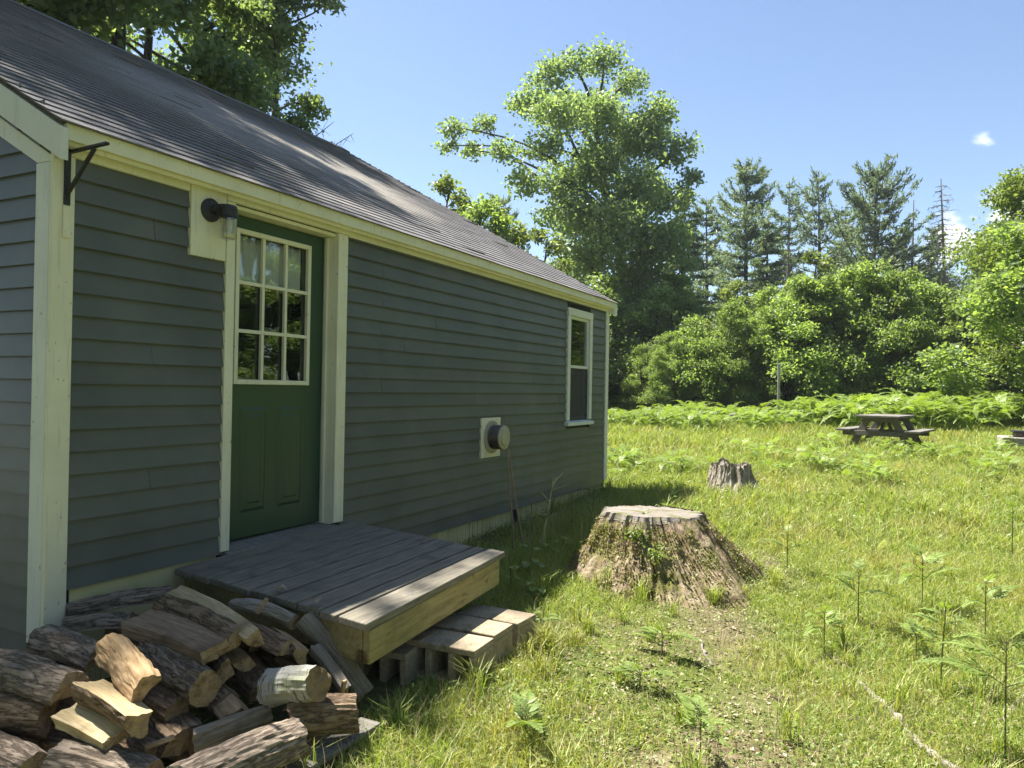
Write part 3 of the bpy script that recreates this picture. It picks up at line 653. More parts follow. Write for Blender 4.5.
# ------------------------------------------------------------------ stumps
def stump(name, label, c, r_base, r_top, h, top_off, seed, matw, jag=0., flare=1.6, slab_top=True):
    z0 = g1(*c)-.08; rt = root(name, label, 'stump', (c[0], c[1], z0))
    nt_, nr = 200, 60
    a = np.linspace(0, 2*np.pi, nt_, endpoint=False); tt = np.linspace(0, 1, nr)
    A, T = np.meshgrid(a, tt)
    ca, sa = np.cos(A), np.sin(A)
    R = r_top+(r_base-r_top)*(1-T)**flare
    R *= 1+.24*(fbm(ca*1.5+5, sa*1.5, T*.9, seed, 3)-.5)*2*(1-.45*T)
    R += r_base*.17*(1-T)**2.2*np.clip(np.cos(A*5+seed+1.5*np.sin(A)), 0, 1)**2
    R += r_base*.10*(fbm(ca*3.2+9, sa*3.2, T*2.6, seed+40, 3)-.5)*(1.1-T)
    ridg = np.abs(fbm(ca*7, sa*7, T*1.3+ca*.6, seed+3, 4)-.5)*2
    R -= (.10-.03*T)*r_base*(1-ridg)**3
    R += .06*r_base*(fbm(ca*12, sa*12, T*7, seed+8, 3)-.5)
    H = h*(T+.0)
    if jag: H = H*(1-jag*fbm(ca*2.5, sa*2.5, 0, seed+20, 4)*T**2*1.1)-0
    X = R*ca+top_off[0]*T; Y = R*sa+top_off[1]*T
    V = np.stack([X, Y, H], -1).reshape(-1, 3); ix = np.arange(nt_*nr).reshape(nr, nt_)
    Fq = np.stack([ix[:-1], np.roll(ix[:-1], -1, 1), np.roll(ix[1:], -1, 1), ix[1:]], -1).reshape(-1, 4)
    link('stump_body', np_mesh('stump_body', V, Fq, matw, smooth=False), rt)
    # top
    rings = 14; tr = np.linspace(1.02, 0.02, rings); top = V.reshape(nr, nt_, 3)[-1]; cen = top.mean(0)
    W = cen+(top-cen)[None]*tr[:, None, None]
    if slab_top:
        W[..., 2] = cen[2]+.012+.03*(fbm(W[..., 0]*7, W[..., 1]*7, 0, seed+4, 4)-.5)-.05*(W[..., 1]-cen[1])
        W[0, :, 2] -= .05
    else: W[..., 2] -= .16*(1-tr)[:, None]**.5*(.5+fbm(W[..., 0]*9, W[..., 1]*9, 0, seed+4, 3))
    ix = np.arange(rings*nt_).reshape(rings, nt_)
    Fq = np.stack([ix[:-1], np.roll(ix[:-1], -1, 1), np.roll(ix[1:], -1, 1), ix[1:]], -1).reshape(-1, 4)
    link('cut_top', np_mesh('cut_top', W.reshape(-1, 3), Fq, M['cut_top'] if slab_top else matw), rt)
    return rt, V.reshape(nr, nt_, 3), z0
st1, SV, SZ = stump('tree_stump', 'large rotten mossy stump with a flat grey top beside the deck', (-1.55, 5.80), .80, .43, .53, (-.15, .0), 4, M['rotten'], flare=1.15)
st2, SV2, SZ2 = stump('tree_stump', 'smaller jagged bleached stump standing out in the open grass', (-1.95, 10.25), .40, .27, .56, (0, 0), 31, M['drystump'], jag=.35, flare=2.2, slab_top=False)

# ------------------------------------------------------------------ leaf / grass builders
def unit(v): return v/np.maximum(np.linalg.norm(v, axis=-1, keepdims=True), 1e-9)
def leaf_quads(C, L, Wd, nrm_bias=.5, rng=RNG, droop=.2, axis=None):
    n = len(C); L = np.broadcast_to(L, n)[:, None]; Wd = np.broadcast_to(Wd, n)[:, None]
    nm = unit(rng.normal(size=(n, 3))*(1-nrm_bias)+np.array([0, 0, 1.])*nrm_bias)
    ax = rng.normal(size=(n, 3)) if axis is None else axis+rng.normal(size=(n, 3))*.35
    ax = unit(ax-nm*(ax*nm).sum(1, keepdims=True)); sd = np.cross(nm, ax)
    dn_ = np.array([0, 0, -1.])*droop*L
    b = C-ax*L*.45; tip = C+ax*L*.55+dn_; l = C+sd*Wd*.5+nm*Wd*.12; r = C-sd*Wd*.5+nm*Wd*.12
    V = np.stack([b, r, tip, l], 1).reshape(-1, 3); Fq = np.arange(n*4).reshape(n, 4)
    return V, Fq
def join(parts):
    Vs, Fs, o = [], [], 0
    for V, Fq in parts: Vs.append(V); Fs.append(Fq+o); o += len(V)
    return np.concatenate(Vs), np.concatenate(Fs)
def limb(mb, a, b, r0, r1, sagz=0., n=6, seg=6, wob=.05):
    a = np.array(a, float); b = np.array(b, float); L = np.linalg.norm(b-a); pts = []; rad = []
    o1 = RNG.normal(size=3)*wob*L
    for i in range(seg+1):
        t_ = i/seg; p = a+(b-a)*t_+o1*math.sin(t_*math.pi)+np.array([0, 0, sagz*L*math.sin(t_*math.pi)]); pts.append(p); rad.append(r0+(r1-r0)*t_)
    mb.tube(pts, rad, n, cap=True); return pts
def broadleaf(clumps, trunk_pts, trunk_r, leaf, nleaf, lw=.75, flat=.55, sub=.55, attach=.45, twig=.012, sub_n=9, hollow=.25):
    """clumps: (x,y,z,rx,ry,rz) local; returns crown mesh arrays + MB of wood"""
    wood = MB(); tp = [np.array(p, float) for p in trunk_pts]
    rad = np.linspace(trunk_r, trunk_r*.28, len(tp)); rad[0] *= 1.35
    wood.tube(tp, list(rad), 10)
    H = np.array([p[2] for p in tp]); cents = []; vol = np.array([c[3]*c[4]*c[5] for c in clumps])**.75; vol = vol/vol.sum()
    for c, wgt in zip(clumps, vol):
        ctr = np.array(c[:3]); rr = np.array(c[3:])
        hd = np.hypot(*(ctr[:2]-tp[-1][:2])); za = max(min(ctr[2]-.15-attach*hd, H[-1]*.97), H[0]+.35*(H[-1]-H[0]) if ctr[2] > .5*H[-1] else H[0]+.2)
        p0 = np.array([np.interp(za, H, [p[k] for p in tp]) for k in range(3)])
        r0 = max(trunk_r*.42*(rr.mean()/1.2)**.5, .014)
        limb(wood, p0, ctr, r0, max(r0*.3, .008), .08, 6, 7, .07)
        for q in range(sub_n):
            d = unit(RNG.normal(size=3)); e = ctr+d*rr*RNG.uniform(hollow, 1.)**.6
            if q < 6: limb(wood, ctr+(e-ctr)*.05, e, max(twig*1.2, .006), max(twig*.35, .003), .05, 4, 3, .08)
            cents.append((e, rr.mean()*sub, wgt/sub_n))
    P = []
    for e, r, wq in cents:
        k = max(int(nleaf*wq*.72*RNG.uniform(.5, 1.5)), 3); g = RNG.normal(size=(k, 3))*np.array([r, r, r*.75])*.62
        P.append(e+g)
    for c, wgt in zip(clumps, vol):
        k = max(int(nleaf*wgt*.28), 3); g = unit(RNG.normal(size=(k, 3)))*RNG.uniform(0, 1.15, (k, 1))**.5; P.append(np.array(c[:3])+g*np.array(c[3:])*np.array([1, 1, 1.15]))
    C = np.concatenate(P); L = leaf*RNG.uniform(.65, 1.35, len(C))
    V, Fq = leaf_quads(C, L, L*lw, flat)
    return V, Fq, wood
def tree_obj(name, label, cat, base, V, Fq, wood, leafm, barkm, group=None, crown='crown', trunk='trunk'):
    rt = thing(name, label, cat, base, 0, group); ORG[rt.name] = (0, 0, 0)
    if Fq is not None: link(crown, np_mesh(crown, V, Fq, leafm), rt)
    wood.build(trunk, barkm, rt, smooth=True, org=(0, 0, 0)); return rt

# ------------------------------------------------------------------ the big maple behind the cabin
D = 33.
mbase = at(633, 412, d=D); mbase[2] = g1(mbase[0], mbase[1])
outl = [(602, 66, 26), (572, 62, 22), (545, 78, 24), (522, 100, 24), (632, 82, 24), (655, 112, 26), (560, 112, 32), (600, 112, 34), (640, 140, 34),
        (455, 130, 17), (447, 148, 14), (482, 126, 18), (472, 152, 16), (505, 150, 18), (520, 180, 20), (540, 145, 26), (675, 150, 24), (688, 178, 15), (672, 200, 28), (640, 190, 36),
        (600, 165, 36), (560, 178, 28), (575, 215, 34), (615, 235, 42), (655, 245, 36), (684, 232, 18), (545, 215, 18), (585, 262, 32), (640, 290, 42), (672, 290, 28),
        (612, 300, 34), (640, 340, 40), (672, 335, 26), (625, 375, 32), (655, 382, 30), (600, 345, 26), (612, 395, 20), (685, 360, 18), (690, 265, 14)]
cl = []
for i, (px, py, r) in enumerate(outl):
    rm = r/F*D
    for dd in ((random.uniform(-3.4, -.3), random.uniform(.5, 3.4)) if r > 30 and py < 280 else (random.uniform(-2.5, 2.),)):
        p = at(px+random.uniform(-3, 3), py+random.uniform(-3, 3), d=D+dd) - mbase; cl.append((*p, rm*.8, rm*.8, rm*.58))
tr = [(0, 0, -.3), (-.1, 0, 1.5), (-.3, .1, 4.4), (-.75, .1, 6.9), (-1.4, .05, 9.4), (-1.9, 0, 11.6), (-2.0, 0, 13.2)]
V, Fq, wood = broadleaf(cl, tr, .29, .165, 60000, .75, .42, .5, .55, .024, 13, .3)
tree_obj('maple_tree', 'tall full broadleaf tree rising just past the far end of the cabin', 'tree', tuple(mbase), V, Fq, wood, M['maple'], M['trunk'])

# ------------------------------------------------------------------ saplings of the thicket
def sapling_proto(h, rad, nl, leaf, flat=.62, n=26, low=.10):
    cl = []
    for i in range(n):
        z = h*(low+(1-low)*((i+.5)/n)**.85)*random.uniform(.93, 1.03); k = math.sin(min(1, (1-(z/h))*1.25+.12)*math.pi/2)
        a = random.uniform(0, 6.28); d = rad*k*math.sqrt(random.uniform(.05, 1)); s_ = rad*random.uniform(.22, .42)*(.55+.45*k)
        cl.append((d*math.cos(a), d*math.sin(a), z, s_, s_, s_*.75))
    tr = [(0, 0, -.3), (random.uniform(-.1, .1), random.uniform(-.1, .1), h*.35), (random.uniform(-.2, .2), random.uniform(-.2, .2), h*.7), (0, 0, h*.97)]
    return broadleaf(cl, tr, .05+h*.004, leaf, nl, .66, flat, .6, .7, .008, 9, .1)
SAP = []
for (h, r, nl, lf, fl_) in ((5.6, 1.6, 12500, .118, .45), (6.2, 1.5, 13000, .118, .4), (5.0, 1.7, 12000, .118, .5), (5.9, 1.35, 11500, .115, .42)):
    V, Fq, wood = sapling_proto(h, r, nl, lf, fl_)
    cm = np_mesh('crown', V, Fq, M['sap']); wo = wood.build('trunk', M['trunk'], smooth=True, org=(0, 0, 0)); tm = wo.data; bpy.data.objects.remove(wo)
    SAP.append((cm, tm, h))
V, Fq, wood = sapling_proto(6.5, 1.9, 12000, .15, .5)
cmp_ = np_mesh('crown', V, Fq, M['sapl']); wo = wood.build('trunk', M['trunk'], smooth=True, org=(0, 0, 0)); SAPL = (cmp_, wo.data, 6.5); bpy.data.objects.remove(wo)
def plant(proto, name, label, cat, x, y, h, group=None, rz=None, wide=1.):
    cm, tm, h0 = proto; s_ = h/h0
    rt = thing(name, label, cat, (x, y, g1(x, y)-.05), random.uniform(0, 6.28) if rz is None else rz, group)
    c = link('crown', cm, rt); t_ = link('trunk', tm, rt); rt.scale = (s_*wide, s_*wide, s_); return rt
def dirpt(px, d): p = at(px, 392, d=d); return p[0], p[1]
for i in range(44):      # front row, seen over the ferns
    px = 640+i*10.4+random.uniform(-8, 8); d = 24.6+random.uniform(-.6, 1.8)
    x, y = dirpt(px, d); top = np.interp(px, [640, 680, 720, 800, 860, 900, 960, 1030, 1120], [345, 332, 306, 280, 266, 274, 288, 262, 250])+random.uniform(-8, 22)
    h = (393-top)/F*d+1.5-g1(x, y)
    plant(SAP[i % 4], 'sapling', 'young broadleaf sapling in the dense thicket behind the ferns', 'sapling', x, y, h, 'saplings of the thicket', wide=random.uniform(.85, 1.15))
for i in range(26):      # second row fills the gaps
    px = 600+i*19+random.uniform(-9, 9); d = 31+random.uniform(-1.5, 3)
    x, y = dirpt(px, d); top = np.interp(px, [600, 690, 760, 860, 960, 1080], [330, 300, 285, 272, 285, 265])+random.uniform(-4, 25)
    plant(SAP[(i*3+1) % 4], 'sapling', 'young broadleaf sapling at the back of the thicket, mostly hidden', 'sapling', x, y, (393-top)/F*d+1.5-g1(x, y), 'saplings at the back of the thicket', wide=1.25)
for (px, d, top, lab) in ((735, 27.2, 280, 'pale olive bushy young tree beside the tall maple'), (700, 26.5, 318, 'low pale bushy tree at the foot of the maple'), (815, 30, 252, 'rounded bright sapling crown above the thicket, under the thin pines')):
    x, y = dirpt(px, d); plant(SAPL, 'young_tree', lab, 'tree', x, y, (393-top)/F*d+1.5-g1(x, y), 'pale young trees')
# bushes behind the cabin, left of the maple
for (px, d, top, lab) in ((445, 25, 188, 'bright young tree showing over the roof, leftmost beside the maple'), (478, 23, 203, 'light green sapling showing over the roof below the maple limb'), (505, 24, 222, 'light green sapling over the roof closest to the maple'), (400, 27, 205, 'young tree just peeking over the cabin roof'), (545, 26, 235, 'young tree in front of the maple trunk, above the eave')):
    x, y = dirpt(px, d); plant(SAPL if px % 2 else SAP[1], 'young_tree', lab, 'tree', x, y, (393-top)/F*d+1.5-g1(x, y), 'young trees behind the cabin')
for i in range(9):
    px = 575+i*14; d = 29+random.uniform(-1, 2); x, y = dirpt(px, d)
    plant(SAP[i % 4], 'sapling', 'shaded sapling standing behind the tall maple', 'sapling', x, y, random.uniform(4, 5.5), 'saplings behind the maple', wide=1.2)
# far right leafy tree
V, Fq, wood = sapling_proto(8.2, 2.3, 44000, .11, .35, 44, .08)
x, y = dirpt(1035, 23.5); tree_obj('leafy_tree', 'tall yellow-green leafy tree at the right edge of the clearing', 'tree', (x, y, g1(x, y)), V*np.array([1, 1, 1.0]), Fq, wood, M['larch'], M['trunk'])

# ------------------------------------------------------------------ conifers
def conifer(h, base_h, rmax, nwh, top_sharp=.62, up=.25, nb=6, tuft=.37, seed=0, irregular=.35, dens=1., bare=0):
    rr = np.random.default_rng(seed); wood = MB(); C = []; AX = []
    wood.tube([(0, 0, -.3), (rr.normal()*.1, rr.normal()*.1, h*.5), (0, 0, h)], [h*.013+.03, h*.008+.02, .012], 8)
    for k in range(nwh):
        t_ = (k+rr.uniform(-.3, .3))/nwh; t_ = min(max(t_, 0), .995); z = base_h+(h-base_h)*t_
        prof = rmax*(1-t_)**top_sharp*(.35+.65*min(1, t_*5+.2))+.18
        for b in range(nb):
            if rr.random() < .14: continue
            a = rr.uniform(0, 6.28); L = prof*rr.uniform(1-irregular*1.5, 1+irregular*.4); u_ = up*rr.uniform(.3, 1.4)+(.5*t_ if up > 0 else .1*t_)
            pts = []
            for i in range(5):
                s_ = i/4; pts.append(np.array([math.cos(a)*L*s_, math.sin(a)*L*s_, z+L*(u_*s_*s_*1.2-.10*s_)]))
            wood.tube(pts, [max(.012+.012*L*(1-i/4), .006) for i in range(5)], 4, cap=False)
            m_ = max(int(L*11*dens), 3)
            for q in range(m_):
                s_ = (.22+.78*(q+rr.random())/m_); i = min(int(s_*4), 3); f_ = s_*4-i; p = pts[i]*(1-f_)+pts[i+1]*f_
                side = np.array([-math.sin(a), math.cos(a), 0])*rr.uniform(-1, 1)*L*.30*(1.15-s_)
                d_ = np.array([math.cos(a), math.sin(a), u_])+side*.6
                for e in range(5):
                    C.append(p+side+rr.normal(size=3)*np.array([.12, .12, .07])*tuft*2.0); AX.append(d_+np.array([0, 0, .3])+rr.normal(size=3)*.5)
    C = np.array(C); AX = np.array(AX)
    L = tuft*rr.uniform(.6, 1.2, len(C)); V, Fq = leaf_quads(C, L, L*.22, .5, rr, -.02, AX)
    return V, Fq, wood
def conif(px, d, top, lab, **k):
    x, y = dirpt(px, d); h = (393-top)/F*d+1.5-g1(x, y)
    V, Fq, wood = conifer(h, k.pop('base', .25)*h, **k)
    return tree_obj('pine_tree', lab, 'pine tree', (x, y, g1(x, y)), V, Fq, wood, M['pine'], M['trunk'], 'conifers beyond the thicket')
conif(743, 44, 163, 'dense dark pine, leftmost of the tall conifers right of the maple', rmax=4.0, nwh=22, seed=1, up=.22, dens=1.25)
conif(786, 49, 180, 'thin-topped pine between the two densest pines', rmax=3.0, nwh=20, seed=2, irregular=.5, dens=.8)
conif(815, 47, 172, 'open-crowned pine with a bare lower trunk, left of the widest pine', rmax=3.1, nwh=18, seed=3, irregular=.55, dens=.85, base=.35)
conif(873, 43, 166, 'widest pine with upswept boughs, near the dead spruce', rmax=4.8, nwh=22, seed=4, up=.42, dens=1.2)
conif(682, 42, 186, 'narrow spire conifer close against the right side of the maple', rmax=1.9, nwh=26, seed=5, up=.0, irregular=.25, dens=1.2)
conif(703, 50, 198, 'small faint pine between the maple and the first dense pine', rmax=2.6, nwh=20, seed=6)
conif(765, 40, 215, 'short dark spruce in front of the first dense pine', rmax=1.5, nwh=22, seed=7, up=-.05, irregular=.25)
conif(843, 52, 205, 'low pine behind the widest pine', rmax=2.8, nwh=18, seed=8)
conif(930, 54, 222, 'distant low conifer beside the dead spruce', rmax=3., nwh=18, seed=9)
conif(985, 55, 238, 'distant low conifer near the right edge', rmax=3.2, nwh=18, seed=10)
conif(500, 38, 199, 'small pine top showing over the roof below the maple limb', rmax=2., nwh=20, seed=12)
conif(900, 45, 225, 'short full pine below the dead grey trunk', rmax=2.6, nwh=18, seed=13)
def far_copy(src_i, px, d, h):
    pass
# far wood that closes the horizon
V, Fq, wood = sapling_proto(9, 3.2, 9000, .34, .45, 30, .06)
x0_ = []
P = []; 
for i in range(46):
    px = -250+i*36+random.uniform(-14, 14); d = 58+random.uniform(-5, 10); x, y = dirpt(min(max(px, -500), 1600), d)
    s_ = random.uniform(.75, 1.15); a = random.uniform(0, 6.28); ca, sa = math.cos(a), math.sin(a)
    Rm = np.array([[ca, -sa, 0], [sa, ca, 0], [0, 0, 1]]); P.append(((V*s_)@Rm.T+np.array([x, y, g1(x, y)]), Fq))
V, Fq = join(P)
props(link('far_woodland', np_mesh('far_woodland', V, Fq, M['back'])), 'hazy mass of far woodland closing the view behind the pines', 'woodland', kind='stuff')
# dead spruce and bare trunk
def dead_tree(px, d, top, lab, rmax, nwh, seed, droop=.35, lean=0):
    rr = np.random.default_rng(seed); x, y = dirpt(px, d); h = (393-top)/F*d+1.5-g1(x, y); mb = MB()
    mb.tube([(0, 0, -.3), (lean*.4, 0, h*.5), (lean, 0, h)], [.15, .10, .02], 7)
    br = MB()
    for k in range(nwh):
        t_ = .25+.74*k/nwh; z = h*t_
        for b in range(5):
            a = rr.uniform(0, 6.28); L = rmax*(1-t_)**.7*rr.uniform(.5, 1.2)+.15; lx = lean*t_
            pts = [(lx+math.cos(a)*L*s_, math.sin(a)*L*s_, z-L*droop*s_+L*.25*s_*s_) for s_ in (0, .35, .7, 1)]
            br.tube(pts, [.026, .02, .014, .008], 3, cap=False)
            for q in range(int(L*7)):
                s_ = rr.uniform(.25, 1); p = np.array(pts[min(int(s_*3), 2)])*(1-(s_*3 % 1))+np.array(pts[min(int(s_*3)+1, 3)])*(s_*3 % 1)
                e = p+np.array([rr.normal()*.16, rr.normal()*.16, -rr.uniform(.05, .35)]); br.tube([p, e], [.009, .004], 3, cap=False)
    rt = thing('dead_tree', lab, 'dead tree', (x, y, g1(x, y))); mb.build('trunk', M['twig'], rt, org=(0, 0, 0)); br.build('branches', M['twig'], rt, org=(0, 0, 0))
dead_tree(947, 42, 174, 'tall dead spruce with drooping bare branches against the sky', 2.1, 34, 3, .35, -.45)
dead_tree(909, 44, 197, 'bare dead trunk with short snags beside the widest pine', .5, 12, 4, .1, .1)
dead_tree(784, 37, 240, 'thin bare dead stem among the pines above the thicket', .9, 16, 5, .3, .1)

# ------------------------------------------------------------------ tall trees behind the cabin (upper left)
def tall_tree(h, crown_z0, rad, nl, n, leaf, seed, trunk_r):
    random.seed(seed); cl = []
    for i in range(n):
        z = crown_z0+(h-crown_z0)*random.random()**.9; k = math.sin(math.pi*min(max((z-crown_z0)/(h-crown_z0)*.85+.12, 0), 1))
        a = random.uniform(0, 6.28); d = rad*(.3+.7*k)*math.sqrt(random.uniform(.03, 1)); s_ = rad*random.uniform(.2, .34)
        cl.append((d*math.cos(a), d*math.sin(a), z, s_, s_, s_*.6))
    tr = [(0, 0, -.3), (.1, .05, h*.25), (-.1, .1, h*.5), (.05, 0, h*.75), (0, 0, h*.96)]
    return broadleaf(cl, tr, trunk_r, leaf, nl, .75, .45, .6, .35, .015, 9, .25)
V, Fq, wood = tall_tree(17, 3.2, 3.2, 26000, 40, .16, 3, .25)
p = (-15.6, 10.9); ta = tree_obj('broadleaf_tree', 'thick-trunked shady tree behind the roof at upper left', 'tree', (*p, g1(*p)), V, Fq, wood, M['back'], M['trunk'], 'tall trees behind the cabin')
V, Fq, wood = tall_tree(15.5, 4., 2.0, 15000, 30, .15, 5, .17)
p = (-16.5, 16.6); tb = tree_obj('broadleaf_tree', 'slender leafy tree behind the ridge, next to the bare dead branch', 'tree', (*p, g1(*p)), V, Fq, wood, M['back'], M['trunk'], 'tall trees behind the cabin')
def again(src, x, y, lab, sc, rz):
    c = copy_tree(src); c.location = (x, y, g1(x, y)); c['label'] = lab; c.scale = (sc, sc, sc); c.rotation_euler = (0, 0, rz); return c
again(tb, -17.5, 13.2, 'shady tree between the two nearest trees behind the ridge', 1.05, 2.)
again(ta, -21, 17.5, 'dark tree farther back behind the ridge, upper left', 1.0, 1.1)
again(ta, -22, 13, 'dark tree deep behind the cabin at the top left corner', 1.05, 4.)
again(tb, -14.8, 5.6, 'tall tree behind the cabin that shades the near end of the roof', 1.42, 3.)
again(ta, -15.4, 3.5, 'tall tree behind the cabin beyond the near gable', 1.30, .4)
again(tb, -17.6, .3, 'tall tree standing past the near gable, out to the left', 1.3, 5.)
again(tb, -15.4, 8.3, 'tall slim tree behind the middle of the cabin roof', 1.38, 1.2)
random.seed(99)
mb = MB(); rr = np.random.default_rng(8)
for a in range(9):
    z = 3.5+a*.55; an = .35+rr.normal()*.5; L = rr.uniform(1.2, 2.6)
    pts = [(math.cos(an)*L*s_, math.sin(an)*L*s_, z+L*.35*s_) for s_ in (0, .3, .6, 1)]; mb.tube(pts, [.03, .022, .015, .006], 4, cap=False)
    for q in range(16):
        s_ = rr.uniform(.2, 1); p = np.array([math.cos(an)*L*s_, math.sin(an)*L*s_, z+L*.35*s_]); e = p+rr.normal(size=3)*np.array([.3, .3, .22]); mb.tube([p, e], [.009, .003], 3, cap=False)
rt = thing('dead_tree', 'small bare dead tree with fine twigs above the ridge', 'dead tree', (-15.2, 16.4, g1(-15.2, 16.4)))
mb.build('branches', M['twig'], rt, org=(0, 0, 0)); MB().tube([(0, 0, -.3), (.05, 0, 4), (0, 0, 8.3)], [.09, .06, .02], 7).build('trunk', M['twig'], rt, org=(0, 0, 0))
for i in range(7):
    a = math.radians(24+i*6.2); d = 24+random.uniform(-1, 1); again(tb if i % 2 else ta, math.sin(a)*d, math.cos(a)*d, 'leafy tree in the front row beyond the right edge of the clearing', random.uniform(.8, .95), i*1.3)['group'] = 'front trees beyond the right edge'
for i, (x_, y_, sc_, lab) in enumerate(((-7.2, -6.2, 1.1, 'unseen leafy tree added behind the viewpoint, toward the cabin side'), (-3.4, -9., 1.15, 'unseen leafy tree added straight behind the viewpoint'), (1.2, -9.6, 1.1, 'unseen leafy tree added behind the viewpoint, toward the open side'), (-11.2, -5., 1.1, 'unseen leafy tree added behind the viewpoint past the near gable'), (-7., -11.5, 1.2, 'unseen leafy tree added deep behind the viewpoint'))): again(ta, x_, y_, lab, sc_, i*1.7)['group'] = 'unseen trees added behind the viewpoint'  # added out of view to cut the sky light on the near gable
# wood on the right-hand side of the clearing (mirrored in the panes)
for i in range(16):
    a = math.radians(8+i*6.2); d = 21+random.uniform(-2, 3); x, y = math.sin(a)*d, math.cos(a)*d+1
    plant(SAP[i % 4], 'sapling', 'young broadleaf sapling along the right-hand edge of the clearing', 'sapling', x, y, random.uniform(5, 6.5), 'saplings along the right edge', wide=1.4)
for i in range(29):
    a = math.radians(12+i*8.2); d = 28-(4 if i > 15 else 0)+random.uniform(-2, 3); again(ta if i % 2 else tb, math.sin(a)*d, math.cos(a)*d, 'tall unseen woodland tree round the right and rear of the clearing', random.uniform(.95, 1.25), i)['group'] = 'trees beyond the right edge'  # later ones stand behind the camera, added to keep sky light off the gable

# ------------------------------------------------------------------ ferns
def frond(L, n, pl, detail, rr, rise=.35, droop=.55):
    """frond along +X from origin: leaf quads and rachis points"""
    Q = []; rach = []
    f = lambda t_: np.array([L*t_*(1-.12*t_), 0, L*(rise*t_-droop*t_*t_)])
    for i in range(7): rach.append(f(i/6))
    def diamond(a, d, nrm, ln, wd):
        s_ = np.cross(nrm, d); return [a, a+d*ln*.42-s_*wd*.5, a+d*ln, a+d*ln*.42+s_*wd*.5]
    for k in range(n):
        t_ = .16+.84*k/(n-1)*.985; p = f(t_); tg = unit(f(min(t_+.02, 1.02))-f(t_-.02)); ln = pl*.9*(1-t_)**1.15*(.7+.3*min(1, t_*5))+.010
        for sg in (-1, 1):
            d = unit(tg*.62+np.array([0, sg, 0])*.85+np.array([0, 0, -.04+rr.normal()*.10])); nrm = unit(np.cross(d, tg)*(-sg)); nrm = nrm if nrm[2] > 0 else -nrm
            if detail == 1: Q.append(diamond(p, d, nrm, ln, max(ln*.20, L/n*.85)))
            else:
                m_ = max(int(ln/.0135), 3)
                for q in range(m_):
                    u_ = (q+.6)/m_; pp = p+d*ln*u_+np.array([0, 0, -.18*ln*u_*u_]); l2 = .027*(1-u_)**.6*(ln/pl)**.35+.005
                    for s2 in (-1, 1):
                        d2 = unit(d*.45+np.cross(nrm, d)*s2*.9); Q.append(diamond(pp, d2, nrm, l2, .0115))
                Q.append(diamond(p+d*ln*.85, d, nrm, ln*.2, .012))
    return np.array(Q).reshape(-1, 3), rach
def placed(V, az, org, pitch=0.):
    c, s_ = math.cos(az), math.sin(az); cp, sp = math.cos(pitch), math.sin(pitch)
    Rp = np.array([[cp, 0, -sp], [0, 1, 0], [sp, 0, cp]]); Rz = np.array([[c, -s_, 0], [s_, c, 0], [0, 0, 1]])
    return V@Rp.T@Rz.T+np.array(org)
def near_fern(px, py, label, h, fr, seed, lean=(0, 0), z=None, group='ferns in the foreground'):
    rr = np.random.default_rng(seed); p = at(px, py, z=.0); zz = g1(p[0], p[1]); p = at(px, py, z=zz); zz = g1(p[0], p[1])
    rt = thing('fern', label, 'fern', (p[0], p[1], zz), 0, group)
    top = np.array([lean[0], lean[1], h]); mb = MB()
    pts = [np.array([lean[0]*t_**1.5, lean[1]*t_**1.5, h*t_-.03*(1-t_)]) for t_ in (0, .33, .66, 1)]
    mb.tube(pts, [.0042, .0038, .0033, .0026], 6)
    Lb = max(q[2] for q in fr); pb = max(q[4] for q in fr); az0 = fr[0][1]+rr.normal()*.5; fr2 = []
    for q, (zf, k_) in enumerate(((.60, 1.), (.80, .78), (.92, .5)) if h > .2 else ((.6, 1.), (.8, .8), (.9, .6))):
        for sd in (0, math.pi): fr2.append((zf+rr.uniform(-.03, .03), az0+sd+rr.normal()*.28, Lb*k_*rr.uniform(.75, 1.1), rr.uniform(.1, .5), pb*k_*rr.uniform(1.0, 1.35)))
    fr2.append((.97, az0+math.pi/2+rr.normal()*.6, Lb*.5, .75, pb*.5)); fr = fr2
    for (zf, az, L, pitch, pl) in fr:
        V, rc = frond(L, max(int(L/.017), 9), L*.42, 1, rr, .42, .5); o = pts[0]*0+np.array([lean[0]*zf**1.5, lean[1]*zf**1.5, h*zf])
        W = placed(V, az, o, pitch); link('frond', np_mesh('frond', W, np.arange(len(W)).reshape(-1, 4), M['fern']), rt)
        mb.tube([placed(np.array(q)[None], az, o, pitch)[0] for q in rc], [.0021, .002, .0018, .0015, .0012, .001, .0008], 5)
    mb.build('stem', M['stem'], rt, org=(0, 0, 0))
R_ = math.radians
near_fern(1005, 764, 'tall bracken fern at the bottom right corner on a dark thin stem', .50, [(.93, R_(170), .36, .25, .15), (.95, R_(35), .36, .2, .15), (.72, R_(190), .26, .35, .12), (.70, R_(20), .26, .3, .12), (1, R_(100), .28, .5, .11)], 1, (.0, .02))
near_fern(940, 692, 'slim fern standing left of the tall corner fern', .42, [(.95, R_(160), .26, .3, .10), (.9, R_(10), .24, .35, .10), (.6, R_(185), .22, .45, .08), (1, R_(80), .22, .8, .08)], 2, (.02, 0))
near_fern(824, 654, 'compact bright fern on a short stem over bare soil', .24, [(.8, R_(180), .22, .3, .11), (.85, R_(0), .24, .4, .11), (.95, R_(60), .22, .5, .10), (.95, R_(125), .2, .5, .10), (.85, R_(270), .18, .3, .09)], 3)
near_fern(787, 575, 'thin single fern between the mossy stump and the bare soil', .34, [(.95, R_(10), .24, .35, .08), (.95, R_(170), .2, .35, .08), (1, R_(90), .18, .8, .06)], 4)
near_fern(858, 628, 'pale upright fern behind the compact bright fern', .36, [(.95, R_(20), .28, .3, .10), (.9, R_(165), .25, .35, .10), (1, R_(95), .2, .8, .07)], 5)
